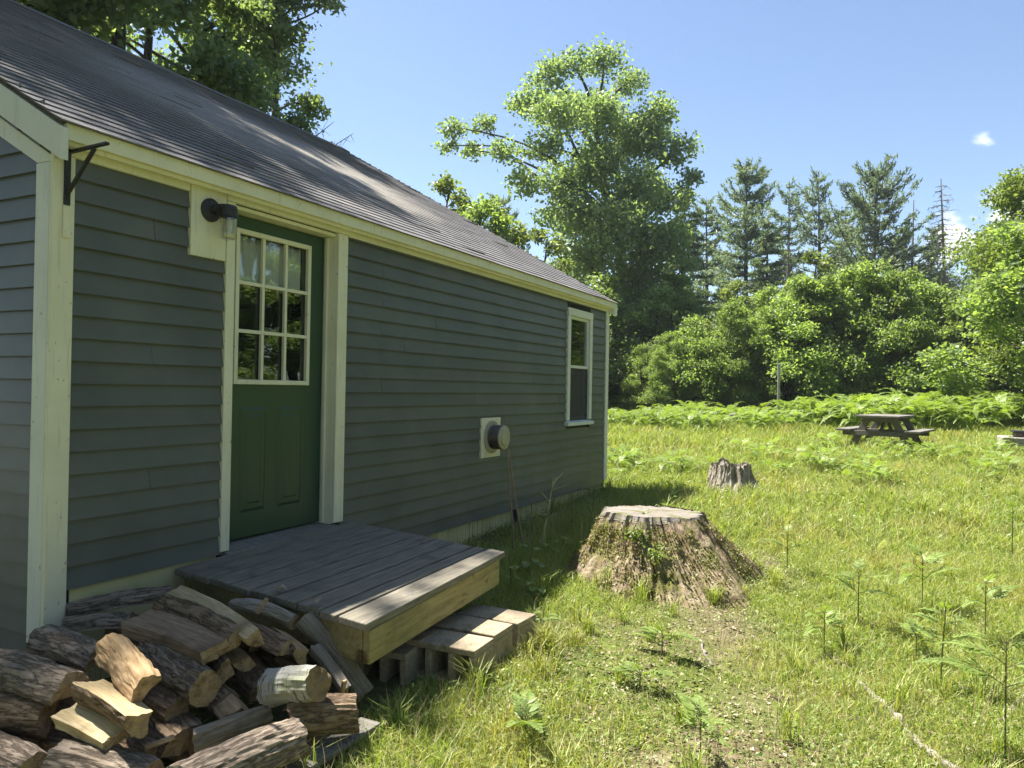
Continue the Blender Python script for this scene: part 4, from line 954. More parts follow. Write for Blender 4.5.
near_fern(922, 612, 'broad fern behind the slim fern, right of centre field', .36, [(.95, R_(10), .34, .3, .13), (.9, R_(170), .34, .3, .13), (.95, R_(80), .28, .5, .11), (.75, R_(200), .24, .3, .09)], 6)
near_fern(1012, 558, 'dark-stemmed fern at the right edge in the mid field', .44, [(.95, R_(170), .26, .35, .10), (.9, R_(30), .26, .3, .1), (1, R_(110), .22, .7, .08)], 7)
near_fern(916, 660, 'small low fern at the foot of the slim fern', .16, [(.9, R_(170), .24, .25, .11), (.9, R_(20), .22, .3, .10), (.95, R_(80), .2, .4, .10)], 8)
near_fern(700, 775, 'fern with one pale frond at the bottom edge of the lawn', .24, [(.95, R_(160), .24, .3, .12), (.95, R_(20), .22, .35, .11), (1, R_(80), .18, .6, .09)], 9)
near_fern(525, 745, 'low feathery pale fern below the concrete step', .10, [(.9, R_(150), .30, .5, .13), (.9, R_(80), .30, .55, .13), (.9, R_(25), .28, .45, .12), (.9, R_(200), .24, .3, .11)], 10)
near_fern(662, 655, 'low spreading fern in the lawn in front of the mossy stump', .12, [(.9, R_(160), .28, .35, .12), (.9, R_(30), .26, .4, .12), (.95, R_(90), .24, .5, .11)], 11)
near_fern(640, 690, 'small low fern between the step and the bottom edge fern', .09, [(.9, R_(180), .22, .35, .10), (.9, R_(40), .24, .35, .10), (.9, R_(110), .2, .5, .1)], 12)
near_fern(985, 640, 'thin fern behind the tall corner fern', .36, [(.95, R_(165), .28, .3, .11), (.95, R_(25), .28, .3, .11)], 13)
# mid and far ferns: shared meshes
FERN = []
for q in range(5):
    rr = np.random.default_rng(40+q); Vs = []; mbf = []
    for k in range(7+q % 3):
        V, rc = frond(rr.uniform(.55, .85), 20, rr.uniform(.20, .28), 1, rr, .75, .75)
        az = k*2*math.pi/8+rr.normal()*.3; oz = rr.uniform(.12, .42); pit = rr.uniform(-.1, .35); ox, oy = .10*math.cos(az), .10*math.sin(az)
        Vs.append(placed(V, az, (ox, oy, oz), pit)); sd_ = np.array([-math.sin(az), math.cos(az), 0])*.006
        ch = [np.zeros(3), np.array([ox, oy, oz])]+[placed(np.array(q_)[None], az, (ox, oy, oz), pit)[0] for q_ in rc[1:]]
        for a_, b_ in zip(ch[:-1], ch[1:]): Vs.append(np.array([a_-sd_, a_+sd_, b_+sd_, b_-sd_]))
    V = np.concatenate(Vs)
    st_ = []
    FERN.append(np_mesh('fern', V, np.arange(len(V)).reshape(-1, 4), M['fern']))
def fern_at(x, y, s_, label, group):
    o = link('fern', random.choice(FERN)); o.location = (x, y, g1(x, y)-.02); o.rotation_euler = (random.uniform(-.1, .1), random.uniform(-.1, .1), random.uniform(0, 6.28)); o.scale = (s_, s_, s_*random.uniform(.9, 1.2)); props(o, label, 'fern', group)
for i in range(235):
    px = random.uniform(604, 1075); d = random.uniform(19., 23.6); x, y = dirpt(px, d)
    fern_at(x, y, random.uniform(.75, 1.25)*np.interp(px, [600, 760, 830, 1075], [.7, .85, 1.2, 1.25]), 'bright bracken fern in the fern bed along the foot of the thicket', 'ferns of the fern bed')
cl_ = [(650, 11.5, 40), (690, 12, 30), (625, 12, 14), (800, 12, 30), (840, 12.5, 30), (870, 11, 30), (950, 13, 30), (990, 11.5, 16), (740, 13.5, 30), (900, 13.6, 25), (810, 15, 50), (1010, 14.5, 20)]
for (px, d, sp) in cl_:
    for k in range(5):
        x, y = dirpt(px+random.uniform(-sp, sp), d+random.uniform(-.8, .8)); fern_at(x, y, random.uniform(.35, .6), 'small bright fern scattered in the open grass of the clearing', 'ferns scattered in the clearing')

# ------------------------------------------------------------------ picnic table
tx, ty = -.18, 17.2; pz = g1(tx, ty)
pt = root('picnic_table', 'dark weathered wooden picnic table out in the grass', 'picnic table', (tx, ty, pz))
def loc(x, y, z, a=math.radians(-11)):
    x *= .87; y *= .87; z *= .93
    return (tx+x*math.cos(a)-y*math.sin(a), ty+x*math.sin(a)+y*math.cos(a), pz+z)
def pbeam(name, a, b, wd, ht): MB().beam(loc(*a), loc(*b), wd, ht).build(name, M['table'], pt, bevel=.006)
for i in range(5): pbeam('tabletop_plank', (-.36+i*.18-.0, -.92, .74), (-.36+i*.18, .92, .74), .168, .04)
for sx in (-1, 1):
    for q in (0, 1): pbeam('seat_plank', (sx*(.68+.0+q*.15-.04), -.92, .44), (sx*(.68+q*.15-.04), .92, .44), .138, .04)
for ye in (-.62, .62):
    pbeam('cross_beam', (-.80, ye, .37), (.80, ye, .37), .045, .10); pbeam('cross_beam', (-.38, ye, .67), (.38, ye, .67), .045, .09)
    for sx in (-1, 1): pbeam('leg', (sx*.66, ye+.05, -.02), (sx*.26, ye+.05, .70), .045, .13)
    pbeam('brace', (0, ye, .37), (0, ye*.15, .70), .045, .085)

# ------------------------------------------------------------------ fire pit at the right edge, posts
p = at(1001, 452, z=.40); fx_, fy_ = p[0]+.45, p[1]+.3; fz = g1(fx_, fy_)
fp = root('fire_pit', 'low pebbled stone fire pit with a dark iron lid at the right edge', 'fire pit', (fx_, fy_, fz))
for (a, b, c, d) in ((-.45, .45, -.45, -.28), (-.45, .45, .28, .45), (-.45, -.28, -.275, .275), (.28, .45, -.275, .275)):
    MB().box(fx_+a, fx_+b, fy_+c, fy_+d, fz-.05, fz+.27).build('stone_wall', M['stone'], fp, bevel=.015)
MB().box(fx_-.2, fx_+.42, fy_-.25, fy_+.25, fz+.275, fz+.36).build('iron_box', M['rust'], fp, bevel=.01)
MB().box(fx_-.24, fx_+.46, fy_-.29, fy_+.29, fz+.362, fz+.40).build('iron_lid', M['iron'], fp, bevel=.006)
x, y = dirpt(778.5, 21.5); z = g1(x, y)
pr_ = root('steel_post', 'thin pale metal post standing up in the ferns', 'post', (x, y, z))
MB().tube([(x, y, z-.1), (x, y, z+1.72)], .038, 12).build('post', M['galv'], pr_); MB().lathe((x, y, z+1.72), (0, 0, 1), [(0, .045), (.04, .045), (.05, .02)], 12).build('post_cap', M['galv'], pr_)
x, y = dirpt(733.5, 21); z = g1(x, y)
pr_ = root('stone_marker', 'short pale grey stone marker among the low ferns', 'stone', (x, y, z)); mb = MB()
mb.hexa([(x-.14, y-.09, z-.1), (x+.14, y-.09, z-.1), (x+.13, y+.1, z-.1), (x-.14, y+.1, z-.1), (x-.10, y-.06, z+.34), (x+.09, y-.07, z+.38), (x+.08, y+.06, z+.36), (x-.09, y+.06, z+.31)]); mb.build('stone', M['stone'], pr_, bevel=.03)

# ------------------------------------------------------------------ firewood
def wood_log(A, B, r, kind, roll, mats, label, seed, taper=.92, bend=0., gnarl=0., group='split firewood in the pile', asp=1.):
    """A, B: world end centres. kind: round / half / wedge / slab. mats: (bark, split, end)"""
    A = np.array(A); B = np.array(B); L = np.linalg.norm(B-A); rr = np.random.default_rng(seed)
    pts = []; mt = []
    if kind == 'round': pts = [(math.cos(a), math.sin(a)) for a in np.linspace(0, 2*np.pi, 49)[:-1]]; mt = [0]*48
    elif kind == 'half':
        pts = [(math.cos(a), math.sin(a)-.15) for a in np.linspace(-.05, math.pi+.05, 28)]; mt = [0]*27
        fl_ = np.linspace(-1, 1, 14)[1:-1]; pts += [(x_, -.16-.05*math.sin(x_*5+seed)) for x_ in fl_]; mt += [1]*13
    elif kind == 'wedge':
        w_ = rr.uniform(.75, 1.0); arc = np.linspace(math.pi/2-w_, math.pi/2+w_, 20); pts = [(1.45*math.cos(a), 1.45*math.sin(a)-.75) for a in arc]; mt = [0]*19
        ap = np.array([rr.normal()*.08, -.75]); e0 = np.array(pts[-1]); e1 = np.array(pts[0])
        for t_ in np.linspace(0, 1, 12)[1:]: pts.append(tuple(e0+(ap-e0)*t_)); mt.append(1)
        for t_ in np.linspace(0, 1, 12)[1:-1]: pts.append(tuple(ap+(e1-ap)*t_)); mt.append(1)
        mt += [1, 1]
    else:
        q = [(-1, -.38), (1, -.45), (.85, .42), (-.9, .36)]
        for i in range(4):
            a_, b_ = np.array(q[i]), np.array(q[(i+1) % 4]); m_ = 16 if i % 2 == 0 else 7
            for t_ in np.linspace(0, 1, m_, endpoint=False): pts.append(tuple(a_+(b_-a_)*t_)); mt.append(0 if i == 0 else 1)
    n = len(pts); mt = (mt+[1]*n)[:n]; pts = np.array(pts)
    ns = 30; T = np.linspace(0, 1, ns); Vv = np.zeros((ns, n, 3))
    s1, s2 = rr.uniform(0, 50, 2)
    for i, t_ in enumerate(T):
        sc = r*(1+(taper-1)*t_)*(1+.10*(float(vn(t_*3, s1, 0, 5))-.5)); q = pts*sc*np.array([1, asp])
        ang = np.arctan2(q[:, 1], q[:, 0]); rad = np.hypot(q[:, 0], q[:, 1])
        xx = t_*L
        isb = np.array(mt) == 0
        barkd = .17*(np.abs(fbm(np.cos(ang)*6+s1, np.sin(ang)*6, xx*9, seed, 3)-.5)*2-.35)+.22*(fbm(np.cos(ang)*1.6+s1, np.sin(ang)*1.6, xx*3.5+s2, seed+1, 3)-.5)
        spl = .24*(fbm(q[:, 0]/r*3+s1, q[:, 1]/r*3, xx*2.2+s2, seed+2, 4)-.5)+.15*(fbm(q[:, 0]/r*7, q[:, 1]/r*7, xx*1.0, seed+3, 3)-.5)
        rad = rad*(1+np.where(isb, barkd, spl)+gnarl*(fbm(np.cos(ang)*1.3+s2, np.sin(ang)*1.3, xx*8, seed+6, 3)-.5)*1.6)
        tw = roll+gnarl*.5*t_
        endj = (.42*r*(fbm(q[:, 0]/r*2.2, q[:, 1]/r*2.5, 0, seed+9, 3)-.5)) if i in (0, ns-1) else 0
        Vv[i, :, 0] = xx-L/2+endj; Vv[i, :, 1] = rad*np.cos(ang+tw)+bend*L*math.sin(t_*math.pi)*.6; Vv[i, :, 2] = rad*np.sin(ang+tw)+bend*L*math.sin(t_*math.pi)
    V = Vv.reshape(-1, 3); ix = np.arange(ns*n).reshape(ns, n)
    Fq = np.stack([ix[:-1], ix[1:], np.roll(ix[1:], -1, 1), np.roll(ix[:-1], -1, 1)], -1).reshape(-1, 4); mi = np.tile(np.array(mt), ns-1)
    me = bpy.data.meshes.new('firewood'); fs = [tuple(map(int, f)) for f in Fq]; mi = list(map(int, mi))
    c0 = len(V); V = np.concatenate([V, Vv[0].mean(0)[None], Vv[-1].mean(0)[None]])
    for k in range(n): fs.append((int(ix[0, k]), int(ix[0, (k+1) % n]), c0)); mi.append(2); fs.append((int(ix[-1, (k+1) % n]), int(ix[-1, k]), c0+1)); mi.append(2)
    me.from_pydata([tuple(map(float, p)) for p in V], [], fs)
    for x_ in mats: me.materials.append(M[x_])
    me.polygons.foreach_set('material_index', mi); me.update()
    o = link('firewood', me); ax = Vector(B-A).normalized()
    side = Vector((0, 0, 1)).cross(ax).normalized(); upv = ax.cross(side)
    o.matrix_world = Matrix(((ax.x, side.x, upv.x, (A[0]+B[0])/2), (ax.y, side.y, upv.y, (A[1]+B[1])/2), (ax.z, side.z, upv.z, (A[2]+B[2])/2), (0, 0, 0, 1)))
    props(o, label, 'firewood', group); return o
def PX(x0, y0, z0, x1, y1, z1): return at(x0, y0, z=z0), at(x1, y1, z=z1)
LOGS = [
 # (px,py,z) of both end centres, radius, kind, roll, materials, label
 ((68, 612, .40), (172, 594, .44), .055, 'half', .2, ('bark', 'brown', 'enddark'), 'long grey bark log against the wall at the back of the pile'),
 ((66, 628, .36), (132, 622, .38), .058, 'half', .0, ('bark', 'greyl', 'enddark'), 'grey log tucked under the long log by the wall'),
 ((42, 640, .36), (100, 660, .34), .075, 'half', .3, ('bark', 'brown', 'enddark'), 'grey bark log with a dark hollow end below the pale corner board'),
 ((-14, 668, .32), (72, 692, .31), .095, 'half', .1, ('bark', 'tan', 'end'), 'big furrowed bark half log at the left edge of the pile'),
 ((-35, 712, .20), (52, 716, .22), .085, 'half', .9, ('barkb', 'tan', 'enddark'), 'brown log under the big furrowed half log'),
 ((-60, 740, .12), (34, 772, .12), .085, 'half', .2, ('bark', 'tan', 'end'), 'bark log at the bottom left corner of the picture'),
 ((88, 690, .33), (140, 722, .29), .075, 'wedge', 2.2, ('barkb', 'fresh', 'end'), 'pale freshly split wedge in the sunlit front of the pile'),
 ((70, 712, .26), (118, 738, .22), .065, 'slab', .3, ('barkb', 'fresh', 'end'), 'pale split slab underneath the freshly split wedge'),
 ((112, 648, .42), (146, 692, .36), .070, 'half', .6, ('tan', 'tan', 'end'), 'gnarled smooth tan piece standing over the pale wedge'),
 ((58, 760, .14), (150, 780, .10), .085, 'half', .1, ('bark', 'tan', 'enddark'), 'sunlit bark log at the bottom of the pile under the pale slab'),
 ((138, 622, .44), (216, 652, .40), .080, 'slab', .15, ('barkb', 'brown', 'end'), 'large dark brown split log with a sunlit end on top of the pile'),
 ((160, 606, .46), (236, 640, .42), .055, 'wedge', .9, ('barkb', 'brown', 'end'), 'narrow dark split log between the brown log and the pale long log'),
 ((178, 594, .48), (256, 638, .43), .055, 'wedge', 2.6, ('fresh', 'fresh', 'end'), 'long pale split log with a yellow tip at the top of the pile'),
 ((150, 655, .33), (204, 688, .29), .078, 'round', 0, ('bark', 'brown', 'end'), 'round bark log whose cut end shows under the gnarled piece'),
 ((140, 690, .22), (178, 712, .20), .060, 'round', 0, ('barkb', 'brown', 'enddark'), 'small dark round log with ringed end in the middle of the pile'),
 ((150, 715, .14), (184, 742, .12), .080, 'wedge', .4, ('barkb', 'tan', 'enddark'), 'shaded split log below the small round log'),
 ((190, 640, .33), (226, 672, .30), .060, 'wedge', 1.3, ('barkb', 'tan', 'end'), 'tan split end tucked under the large brown log'),
 ((205, 636, .33), (246, 664, .31), .050, 'wedge', 2.9, ('barkb', 'tan', 'end'), 'tan split end under the tip of the pale long log'),
 ((232, 606, .44), (294, 622, .40), .036, 'round', 0, ('greyl', 'greyl', 'end'), 'twisted grey branch wood along the side of the deck'),
 ((240, 630, .36), (286, 650, .34), .050, 'wedge', .5, ('barkb', 'tan', 'end'), 'short tan wedge beside the pale long log'),
 ((258, 632, .34), (302, 656, .31), .050, 'wedge', 1.9, ('barkb', 'tan', 'end'), 'short brown wedge below the twisted branch'),
 ((304, 618, .42), (366, 694, .10), .052, 'half', 1.1, ('greyl', 'greyl', 'end'), 'long weathered log leaning against the deck corner'),
 ((314, 648, .32), (346, 690, .17), .042, 'wedge', 2.4, ('greyl', 'greyl', 'end'), 'thinner weathered split piece leaning beside the long leaning log'),
 ((271, 688, .25), (318, 684, .32), .074, 'round', 0, ('birch', 'fresh', 'enddark'), 'short white birch log lying on top at the right of the pile'),
 ((288, 718, .17), (356, 712, .16), .090, 'half', .7, ('barkb', 'brown', 'barkb'), 'thick brown chunk under the birch log with a barky end'),
 ((180, 792, .13), (296, 738, .15), .095, 'half', .3, ('bark', 'greyl', 'greyl'), 'thick grey cracked log at the bottom front of the pile'),
 ((190, 745, .10), (268, 716, .13), .075, 'wedge', 2.0, ('greyl', 'greyl', 'enddark'), 'grey log lying behind the thick cracked log'),
 ((215, 690, .18), (240, 720, .14), .075, 'wedge', 2.8, ('barkb', 'tan', 'enddark'), 'split log deep in the shadowed middle of the pile'),
 ((230, 660, .22), (262, 690, .18), .070, 'wedge', .8, ('barkb', 'brown', 'enddark'), 'dark split log just left of the birch log'),
 ((262, 652, .24), (304, 672, .22), .062, 'half', 1.6, ('barkb', 'brown', 'end'), 'dark chunk between the birch log and the leaning log'),
 ((96, 735, .12), (150, 760, .08), .070, 'wedge', .3, ('barkb', 'tan', 'enddark'), 'shaded split log behind the sunlit bottom bark log'),
 ((20, 690, .20), (80, 715, .17), .070, 'wedge', 1.2, ('barkb', 'brown', 'enddark'), 'dark split log hidden behind the brown left log'),
 ((110, 655, .26), (160, 690, .22), .075, 'half', .3, ('barkb', 'brown', 'enddark'), 'dark half log beneath the gnarled tan piece'),
 ((120, 625, .30), (190, 660, .27), .080, 'half', .1, ('barkb', 'brown', 'enddark'), 'dark half log beneath the large brown split log'),
 ((195, 612, .34), (262, 645, .30), .075, 'half', .1, ('barkb', 'brown', 'enddark'), 'dark half log beneath the pale long log'),
 ((8, 742, .10), (92, 752, .08), .07, 'half', .2, ('barkb', 'brown', 'enddark'), 'dark log between the brown left log and the bottom bark log'),
 ((40, 722, .14), (112, 742, .12), .065, 'half', .5, ('barkb', 'brown', 'enddark'), 'dark log tucked under the pale slab'),
 ((100, 700, .14), (150, 728, .10), .07, 'half', 1., ('barkb', 'brown', 'enddark'), 'dark log behind the pale wedge, deep in the pile'),
 ((180, 680, .20), (226, 706, .17), .07, 'half', .4, ('barkb', 'tan', 'enddark'), 'tan-ended log in the shadow below the round bark log'),
 ((212, 735, .05), (262, 752, .04), .06, 'half', .4, ('barkb', 'brown', 'enddark'), 'low dark log behind the thick cracked log'),
 ((176, 760, .03), (230, 735, .04), .065, 'half', .1, ('barkb', 'brown', 'enddark'), 'low dark log on the ground in the middle of the pile'),
]
for i, (a, b, r, kd, rl, mt, lb) in enumerate(LOGS):
    A, B = PX(*a, *b)
    wood_log(A, B, r, kd, rl, mt, lb, 100+i*7, gnarl=.45 if 'gnarled' in lb or 'twisted' in lb else (.22 if 'yellow tip' in lb or 'leaning' in lb else .06), bend=.06 if 'twisted' in lb else .02, asp=1.)
# boards under the pile
def plank(a, b, wd, th, lb):
    o = MB().beam(a, b, wd, th).build('pallet_board', M['grey_wood'], bevel=.004, org=tuple((np.array(a)+np.array(b))/2)); props(o, lb, 'board', 'boards under the firewood')
A, B = PX(286, 775, .045, 371, 722, .055); plank(A, B, .11, .022, 'grey board under the front of the woodpile')
A, B = PX(60, 790, .02, 200, 778, .02); plank(A, B, .12, .022, 'shaded board under the left of the woodpile')
# loose splinters
for i, (px, py, z, l, an, lb) in enumerate(((343, 688, .20, .07, 1.2, 'upright splinter of wood by the foot of the leaning log'), (262, 606, .46, .08, 1.3, 'pale splinter sticking up beside the deck'), (160, 742, .19, .10, .2, 'reddish wood chip in front of the pale wedge'), (300, 740, .08, .09, .1, 'short stick on the board under the birch log'))):
    p = at(px, py, z=z); d = np.array([math.cos(an)*.6, math.sin(i), math.sin(an)]); d = d/np.linalg.norm(d)
    MBs = MB().beam(p-d*l/2, p+d*l/2, .022, .010); o = MBs.build('wood_splinter', M['tan'], org=tuple(p)); props(o, lb, 'wood splinter', 'loose splinters on the woodpile')

# ------------------------------------------------------------------ weeds by the wall
def stalk(name, label, cat, px, py, ptx, pty, xw, r, mt, leaves=0, seed=0, twigs=0, lsz=.09):
    rr = np.random.default_rng(seed); p = at(px, py, x=xw); zz = g1(p[0], p[1]); p[2] = zz
    tp_ = at(ptx, pty, x=xw+.03)
    rt = thing(name, label, cat, tuple(p)); mb = MB(); top = tp_-p
    pts = [top*t_+np.array([.02*math.sin(t_*5+seed), .02*math.sin(t_*4), 0])*(1-t_)*t_*2 for t_ in np.linspace(0, 1, 7)]
    mb.tube(pts, list(np.linspace(r, r*.45, 7)), 6)
    for k in range(twigs):
        t_ = rr.uniform(.45, .97); q = top*t_; e = q+np.array([rr.normal()*.05, rr.normal()*.09, rr.uniform(.03, .10)]); mb.tube([q, e], [r*.5, r*.35], 5)
    mb.build('stem', mt, rt, org=(0, 0, 0))
    for k in range(leaves):
        t_ = rr.uniform(.12, .75); q = top*t_; a = rr.uniform(0, 6.28); n_ = 9; L = lsz*rr.uniform(.7, 1.3); vs = []
        for i in range(n_):
            an = math.pi*2*i/n_; u_ = L*(.55+.5*math.cos(an)); v_ = L*.36*math.sin(an); vs.append(q+np.array([math.cos(a)*(u_+.02)-math.sin(a)*v_, math.sin(a)*(u_+.02)+math.cos(a)*v_, .25*u_-.9*u_*u_/L*.4+abs(v_)*.3]))
        m2 = MB(); m2.add(vs, [tuple(range(n_))]); m2.build('leaf', M['cover'], rt, org=(0, 0, 0))
stalk('dead_stalk', 'tall bare brown dead stalk crossing the siding, left of the pair', 'dead stalk', 513, 575, 508, 447, -2.9, .009, M['deadstem'], 0, 1)
stalk('dead_stalk', 'leaning reddish dead stalk crossing the siding, right of the pair', 'dead stalk', 523, 580, 509, 450, -2.85, .010, M['deadstem'], 0, 2)
stalk('tall_weed', 'pale budding weed stalk taller than the weeds by the skirt', 'weed', 541, 575, 553, 478, -2.7, .009, M['budstem'], 2, 3, 12, .06)
stalk('leafy_weed', 'broad-leaved weed with pale oval leaves beside the deck', 'weed', 527, 600, 533, 535, -2.45, .005, M['stem'], 7, 4, 0, .09)
stalk('leafy_weed', 'broad-leaved weed behind the pale oval-leaved one', 'weed', 545, 590, 548, 535, -2.6, .005, M['stem'], 6, 5, 0, .08)
stalk('leafy_weed', 'small leafy weed against the left flank of the mossy stump', 'weed', 578, 560, 583, 520, -2.2, .004, M['stem'], 5, 6, 0, .06)
stalk('dry_weed', 'thin grey dried weed head near the skirt', 'weed', 530, 570, 532, 503, -2.9, .004, M['twig'], 0, 7, 8)

# moss, seedlings and crumbs on the mossy stump
rr = np.random.default_rng(5); k = 16000
ii = (rr.random(k)**.9*54).astype(int); jj = rr.integers(0, 200, k); pos = SV[ii, jj]
nrm_ = unit(pos*np.array([1, 1, 0])); msk = fbm(pos[:, 0]*5, pos[:, 1]*5, pos[:, 2]*5, 6, 3) > .42
pos = (pos+nrm_*rr.uniform(0, .03, (k, 1)))[msk]; L = rr.uniform(.007, .024, len(pos)); V, Fq = leaf_quads(pos, L, L*.7, .35, rr)
M['moss'] = leafmat('stump_moss', [(.10, .13, .025), (.18, .21, .04), (.26, .27, .08), (.25, .17, .07), (.38, .35, .20)], .25, (1.2, 1.2, .6))
o = link('moss', np_mesh('moss', V, Fq, M['moss']), st1); o['kind'] = 'stuff'
def sprig(p, label, n, sz, seed, group='sprigs growing on the mossy stump'):
    rr = np.random.default_rng(seed); rt = thing('seedling', label, 'seedling', tuple(p), 0, group); C = np.abs(rr.normal(size=(n, 3)))*np.array([0, 0, sz*.6])+rr.normal(size=(n, 3))*np.array([sz*.5, sz*.5, .1*sz])
    L = rr.uniform(.02, .045, n); V, Fq = leaf_quads(C, L, L*.6, .6, rr); link('leaves', np_mesh('leaves', V, Fq, M['cover']), rt)
    mb = MB()
    for q in range(5): mb.tube([(0, 0, -.02), tuple(C[q])], [.002, .0012], 4)
    mb.build('stem', M['stem'], rt, org=(0, 0, 0))
z_top = SZ+.53
sprig(SV[47, 152]+np.array([-1.58, 5.78, SZ]), 'green sprig hanging over the front rim of the mossy stump', 130, .10, 1)
sprig(SV[33, 160]+np.array([-1.58, 5.78, SZ]), 'green sprig lower on the front face of the mossy stump', 90, .09, 2)
sprig(np.array([-1.70, 5.62, z_top+.0]), 'tiny seedling on the flat top of the mossy stump', 16, .05, 3)
sprig(np.array([-1.72, 6.30, z_top-.1]), 'leafy seedling just behind the top of the mossy stump', 70, .10, 4)

# ------------------------------------------------------------------ fallen wood in the grass
def stick(px0, py0, px1, py1, r, mt, lb, wob=.009, flat=1.):
    a = at(px0, py0, z=0.); a = at(px0, py0, z=g1(a[0], a[1])+r*.6); b = at(px1, py1, z=0.); b = at(px1, py1, z=g1(b[0], b[1])+r*.6)
    pts = []; rad = []; rr = np.random.default_rng(int(px0))
    for t_ in np.linspace(0, 1, 12):
        q = a+(b-a)*t_+np.array([rr.normal()*wob, rr.normal()*wob, 0]); q[2] = g1(q[0], q[1])+r*.55; pts.append(q); rad.append(r*rr.uniform(.6, 1.1))
    o = MB().tube(pts, rad, 8).build('fallen_branch', mt, org=tuple((a+b)/2), smooth=True); props(o, lb, 'fallen branch', 'fallen wood in the grass')
stick(862, 684, 903, 722, .020, M['greyl'], 'pale fallen branch piece in the bare soil, upper length')
stick(912, 738, 962, 775, .017, M['greyl'], 'pale fallen branch piece in the bare soil, lower length')
stick(828, 657, 850, 668, .024, M['bark'], 'short dark grey wood piece below the compact fern')
stick(940, 700, 962, 722, .008, M['twig'], 'thin dry twig beside the slim fern')
stick(896, 715, 920, 745, .008, M['twig'], 'thin dry twig alongside the pale branch')
stick(776, 698, 788, 702, .020, M['barkb'], 'small brown wood chunk in the lawn')
stick(700, 640, 712, 665, .010, M['greyl'], 'small pale stick in front of the mossy stump')
stick(1000, 720, 1030, 690, .012, M['twig'], 'dry branch at the right edge by the corner fern')

# ------------------------------------------------------------------ grass, ground cover and litter
def scatter(n, dmin, dmax, spread=.80, rng=RNG, power=1.):
    d = dmin+(dmax-dmin)*rng.random(n)**power; u_ = rng.uniform(-spread, spread, n)
    fw = FW.copy(); fw[2] = 0; fw /= np.linalg.norm(fw); rt_ = np.array([fw[1], -fw[0]])
    lat = u_/spread*(d*.72+2.4)
    x = fw[0]*d+rt_[0]*lat; y = fw[1]*d+rt_[1]*lat
    return x, y, d
def keep(x, y):
    inside = (x < HX-.03) & (y > HY0-.02) & (y < HY1+.05)
    inside |= (x < -2.1) & (x > -3.6) & (y > 2.6) & (y < 4.25)
    inside |= (x < -1.86) & (x > -2.3) & (y > 3.2) & (y < 4.0)
    inside |= (x < -2.05) & (x > -4.2) & (y < 2.7)
    inside |= np.hypot(x+1.6, y-5.78) < .52
    inside |= np.hypot(x+1.95, y-10.25) < .3
    return ~inside
def bare(x, y):   # 0 = bare soil, 1 = lush
    f = fbm(x*.9+3, y*.9, s=21, o=4); b = np.clip((f-.27)/.16, 0, 1)
    dd = np.hypot(x-.7, y-4.1); b *= 1-.35*np.exp(-(dd/1.1)**2)
    return np.clip(b+np.clip((y-6.5)/4, 0, .85), 0.06, 1)
def blades(n, dmin, dmax, hmin, hmax, wmin, wmax, mat, name, label, cat, dens=bare, lean=.5, hscale=True, pw=1., minkeep=.0):
    x, y, d = scatter(n, dmin, dmax, power=pw); m_ = keep(x, y); x, y, d = x[m_], y[m_], d[m_]
    k = np.clip(dens(x, y), minkeep, 1); m_ = RNG.random(len(x)) < k; x, y, k = x[m_], y[m_], k[m_]
    n = len(x); z = gz(x, y)-.01
    h = RNG.uniform(hmin, hmax, n)*(.55+.45*k)*(.6+.8*fbm(x*.7, y*.7, s=33, o=3))
    tall = np.exp(-((x+2.55)/.5)**2)*(y > 4.2)*(y < 8.5)*(RNG.random(n) < .4); h *= (1+1.0*tall)*(1-.55*np.exp(-((x+3.4)/.35)**2)*(y < 9.7)*(y > 2))
    wd = RNG.uniform(wmin, wmax, n); a = RNG.uniform(0, 2*np.pi, n); ln = RNG.uniform(.1, lean, n)*h; la = RNG.uniform(0, 2*np.pi, n)
    sx, sy = np.cos(a)*wd/2, np.sin(a)*wd/2; lx, ly = np.cos(la)*ln, np.sin(la)*ln
    V = np.zeros((n, 5, 3)); V[:, 0] = np.stack([x-sx, y-sy, z], 1); V[:, 1] = np.stack([x+sx, y+sy, z], 1)
    V[:, 2] = np.stack([x+sx*.8+lx*.35, y+sy*.8+ly*.35, z+h*.6], 1); V[:, 3] = np.stack([x-sx*.8+lx*.35, y-sy*.8+ly*.35, z+h*.6], 1); V[:, 4] = np.stack([x+lx, y+ly, z+h*.95], 1)
    i0 = np.arange(n)*5; Ft = np.stack([np.stack([i0, i0+1, i0+2], 1), np.stack([i0, i0+2, i0+3], 1), np.stack([i0+3, i0+2, i0+4], 1)], 1).reshape(-1, 3)
    return V.reshape(-1, 3), Ft
parts = [blades(470000, 1.2, 7., .03, .095, .003, .0065, 0, '', '', '', pw=.75, lean=1.3), blades(175000, 6.5, 14., .07, .19, .005, .011, 0, '', '', '', pw=.8, lean=1.2), blades(100000, 13, 24, .12, .28, .010, .022, 0, '', '', '', pw=.8, lean=1.), blades(25000, 23, 32, .2, .4, .02, .04, 0, '', '', '')]
